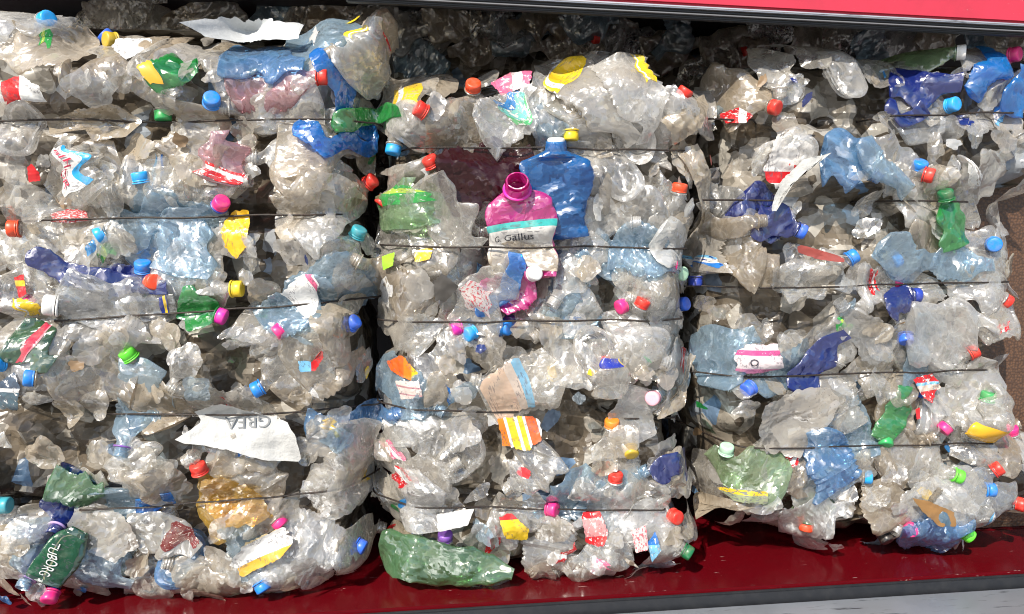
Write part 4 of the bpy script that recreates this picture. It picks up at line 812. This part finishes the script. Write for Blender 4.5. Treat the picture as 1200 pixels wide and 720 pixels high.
# ------------------------------------------------------------------ the trailer that carries the bales
TR = bpy.data.objects.new('truck_trailer', None); COL.objects.link(TR); TR['label'] = 'red truck trailer with a glossy floor, silver side rail and red top beam'; TR['category'] = 'trailer'
def box(name, a, b, mat, bev=.004, parent=TR):
    x0, y0, z0 = a; x1, y1, z1 = b; e = bev; V = []; 
    import bmesh
    bm = bmesh.new(); bmesh.ops.create_cube(bm, size=1)
    for v in bm.verts: v.co = Vector(((x0+x1)/2 + v.co.x*(x1-x0), (y0+y1)/2 + v.co.y*(y1-y0), (z0+z1)/2 + v.co.z*(z1-z0)))
    if bev: bmesh.ops.bevel(bm, geom=bm.edges[:], offset=bev, segments=2, affect='EDGES')
    me = bpy.data.meshes.new(name); bm.to_mesh(me); bm.free(); me.materials.append(mat)
    me.polygons.foreach_set('use_smooth', np.ones(len(me.polygons), bool)); me.set_sharp_from_angle(angle=math.radians(50))
    o = bpy.data.objects.new(name, me); COL.objects.link(o); o.parent = parent; return o
def paint(name, col, rough, scr=.25, chip=.5):
    m, t, out = newmat(name); tc = N(t, 'ShaderNodeTexCoord'); b = N(t, 'ShaderNodeBsdfPrincipled', Roughness=rough)
    mp = N(t, 'ShaderNodeMapping'); mp.inputs['Scale'].default_value = (9, 40, 40); mp.inputs['Rotation'].default_value = (0, 0, .25); t.links.new(tc.outputs['Object'], mp.inputs[0])
    n1 = N(t, 'ShaderNodeTexNoise', Scale=3., Detail=8., Roughness=.7); t.links.new(mp.outputs[0], n1.inputs['Vector'])
    n2 = N(t, 'ShaderNodeTexNoise', Scale=14., Detail=8., Roughness=.7); t.links.new(tc.outputs['Object'], n2.inputs['Vector'])
    r1 = N(t, 'ShaderNodeMapRange'); r1.inputs[1].default_value = .66; r1.inputs[2].default_value = .70; t.links.new(n1.outputs[0], r1.inputs[0])
    r2 = N(t, 'ShaderNodeMapRange'); r2.inputs[1].default_value = .45; r2.inputs[2].default_value = .75; t.links.new(n2.outputs[0], r2.inputs[0])
    c = mixc(t, mathn(t, 'MULTIPLY', r2.outputs[0], scr), col, tuple(x*.55+.004 for x in col)); c = mixc(t, mathn(t, 'MULTIPLY', r1.outputs[0], chip), c, (.6,.5,.48))
    t.links.new(c, b.inputs['Base Color']); t.links.new(mathn(t, 'ADD', mathn(t, 'MULTIPLY', n2.outputs[0], .25), rough-.1), b.inputs['Roughness'])
    t.links.new(b.outputs[0], out.inputs[0]); return m
red_floor = paint('red_gloss_paint', (.10,.002,.005), .15, .35, .7)
red_beam = paint('red_beam_paint', (.52,.03,.06), .4, .35, .8)
def alu(name, col=(.55,.58,.63)):
    m, t, out = newmat(name); tc = N(t, 'ShaderNodeTexCoord'); mp = N(t, 'ShaderNodeMapping'); mp.inputs['Scale'].default_value = (7, 70, 70); mp.inputs['Rotation'].default_value = (0, 0, .5); t.links.new(tc.outputs['Object'], mp.inputs[0])
    n1 = N(t, 'ShaderNodeTexNoise', Scale=1.6, Detail=6., Roughness=.6); t.links.new(mp.outputs[0], n1.inputs['Vector'])
    n2 = N(t, 'ShaderNodeTexNoise', Scale=6., Detail=8., Roughness=.7); t.links.new(tc.outputs['Object'], n2.inputs['Vector'])
    r1 = N(t, 'ShaderNodeMapRange'); r1.inputs[1].default_value = .60; r1.inputs[2].default_value = .68; t.links.new(n1.outputs[0], r1.inputs[0])
    b = N(t, 'ShaderNodeBsdfPrincipled', Metallic=.75)
    t.links.new(mixc(t, mathn(t, 'MULTIPLY', r1.outputs[0], .85), mixc(t, n2.outputs[0], tuple(x*.75 for x in col), col), (.05,.05,.06)), b.inputs['Base Color'])
    t.links.new(mathn(t, 'ADD', mathn(t, 'MULTIPLY', n2.outputs[0], .3), .28), b.inputs['Roughness']); t.links.new(b.outputs[0], out.inputs[0]); return m
rubber = solid('black_rubber', (.012,.013,.016), .55, noise=.3)
silver = alu('scratched_aluminium'); edge_highlight = alu('beam_edge_highlight', (.75,.72,.74))
ZF = at(600, 684, .03)[2]; YF = at_z(800, 693, ZF)[1]
box('floor_panel', (-2.6, YF, ZF-.03), (2.6, 1.6, ZF), red_floor, .003)
box('edge_shade_strip', (-2.6, YF-.010, ZF-.034), (2.6, YF-.0005, ZF-.004), rubber, .003)  # black strip standing in for the shaded front face of the floor
box('side_rail', (-2.6, YF-.24, ZF-.16), (2.6, YF-.011, ZF-.026), silver, .006)
zb = at(900, 12, -.03)[2]
XB = float(at(405, 0, -.03)[0])
bm_ = box('top_beam', (XB, -.03, zb), (2.6, .0, zb+.24), red_beam, .005)
tl = lambda y: at(900, y, -.03)[2]
box('highlight_strip', (XB, -.034, tl(15.5)), (2.6, -.012, zb-.0005), edge_highlight, .002)  # pale strip carries the whitish highlight on the beam's lower edge
box('seal_strip', (XB, -.028, tl(20)), (2.6, -.012, tl(15.5)-.0005), rubber, .002)
box('seal_strip', (XB, -.031, tl(22)), (2.6, -.012, tl(20)-.0005), solid('grey_rubber', (.16,.16,.17), .5), .002)
box('seal_strip', (XB, -.027, tl(26)), (2.6, -.012, tl(22)-.0005), rubber, .002)
PV = at(900, 20, -.03)
for o in TR.children:
    if o.name.split('.')[0] in ('top_beam', 'highlight_strip', 'seal_strip'):
        o.data.transform(Matrix.Translation(PV) @ Matrix.Rotation(.016, 4, 'Y') @ Matrix.Translation(-Vector(PV)))
tarp = solid('dark_tarpaulin', (.03,.03,.035), .6)
box('shade_roof', (-2.6, .005, zb+.16), (2.6, 1.6, zb+.19), tarp, .003)  # roof added to keep the recess behind the beam dark
box('rear_wall', (-2.6, 1.6, ZF), (2.6, 1.63, zb+.19), tarp, .003)
def mesh_ply():
    m, t, out = newmat('brown_mesh_board'); tc = N(t, 'ShaderNodeTexCoord'); v = N(t, 'ShaderNodeTexVoronoi', Scale=165., Randomness=.8); t.links.new(tc.outputs['Object'], v.inputs['Vector'])
    n = N(t, 'ShaderNodeTexNoise', Scale=9., Detail=8., Roughness=.7); t.links.new(tc.outputs['Object'], n.inputs['Vector'])
    mr = N(t, 'ShaderNodeMapRange'); mr.inputs[1].default_value = .25; mr.inputs[2].default_value = .55; t.links.new(v.outputs['Distance'], mr.inputs[0])
    c = mixc(t, mr.outputs[0], (.125,.062,.032), (.055,.028,.017)); c = mixc(t, mathn(t, 'MULTIPLY', n.outputs[0], .5), c, (.10,.06,.04))
    b = N(t, 'ShaderNodeBsdfPrincipled', Roughness=.45); t.links.new(c, b.inputs['Base Color'])
    bp = N(t, 'ShaderNodeBump', Strength=.6, Distance=.002); t.links.new(v.outputs['Distance'], bp.inputs['Height']); t.links.new(bp.outputs[0], b.inputs['Normal'])
    t.links.new(b.outputs[0], out.inputs[0]); return m
pl = at(1110, 170, .16); pr = at(1290, 600, .16)
bd = box('partition_board', (pl[0], .16, ZF+.001), (pr[0]+.4, .178, at(1200, 150, .16)[2]), mesh_ply(), .003)
# unseen ground under the trailer, added for its bounce light
gm = solid('concrete_ground', (.32,.31,.29), .85, bump=.3, noise=.4, nscale=3.)
g = simple('ground', [(-60, -60, ZF-1.2), (60, -60, ZF-1.2), (60, 60, ZF-1.2), (-60, 60, ZF-1.2)], [[0, 1, 2, 3]], gm, smooth=False); g['kind'] = 'structure'
# ------------------------------------------------------------------ what each thing is called
MARKS = [(j['px'], j['info']['lm'], j['info']) for j in JOBS if j['info'].get('lm')]
USED = set()
def words(s): return len(s.replace('-', ' ').split())
def dirn(a, b):
    dx, dy = a[0]-b[0], a[1]-b[1]; an = math.degrees(math.atan2(-dy, dx)) % 360
    return ['just right of', 'above and right of', 'just above', 'above and left of', 'just left of', 'below and left of', 'just below', 'below and right of'][int(((an + 22.5) % 360)//45)]
for j in JOBS:
    i = j['info']
    if i.get('label'): USED.add(i['label']); assert 4 <= words(i['label']) <= 16, i['label']
for j in JOBS:
    i = j['info']; r = j['root']
    if i.get('stuff'): r['label'] = i['stuff']; r['category'] = 'plastic shreds'; r['kind'] = 'stuff'; continue
    r['category'] = i.get('cat', 'bottle')
    if i.get('label'): r['label'] = i['label']
    else:
        me_ = ADJ[i['tint']]; c = i.get('cap')
        what = 'end of crushed ' + me_ + ' bottle' if i.get('end') else ('crushed ' if not c else '') + me_ + ' bottle' + (f' with {c} cap' if c and c != 'none' else '')
        if i.get('lab') and not c: what = me_ + f' bottle with {i["lab"]} label scrap'
        if i.get('back'): what = 'shaded ' + me_ + ' bottle' + (f' with {c} cap' if c else '') + ' behind the bales,'
        cand = sorted(MARKS, key=lambda m: math.hypot(m[0][0]-j['px'][0], m[0][1]-j['px'][1])); lab_ = None
        for far in ('', 'further '):
            for m in cand[:6 if not far else 10]:
                t_ = f"{what} {far + dirn(j['px'], m[0]).replace('just ', '') if far else dirn(j['px'], m[0])} {m[1]}"
                if t_ not in USED and words(t_) <= 16: lab_ = t_; break
            if lab_: break
        assert lab_, j['px']
        USED.add(lab_); r['label'] = lab_
    if j['name'] == 'plastic_bottle': r['group'] = 'bottles in the row of bales behind' if i.get('back') else f"bottles pressed into the {dict(left='leftmost', middle='middle', right='rightmost')[j['hb']]} bale"
print('JOBS', len(JOBS), 'mean residual', float((T-HF)[SA > .01].mean()))
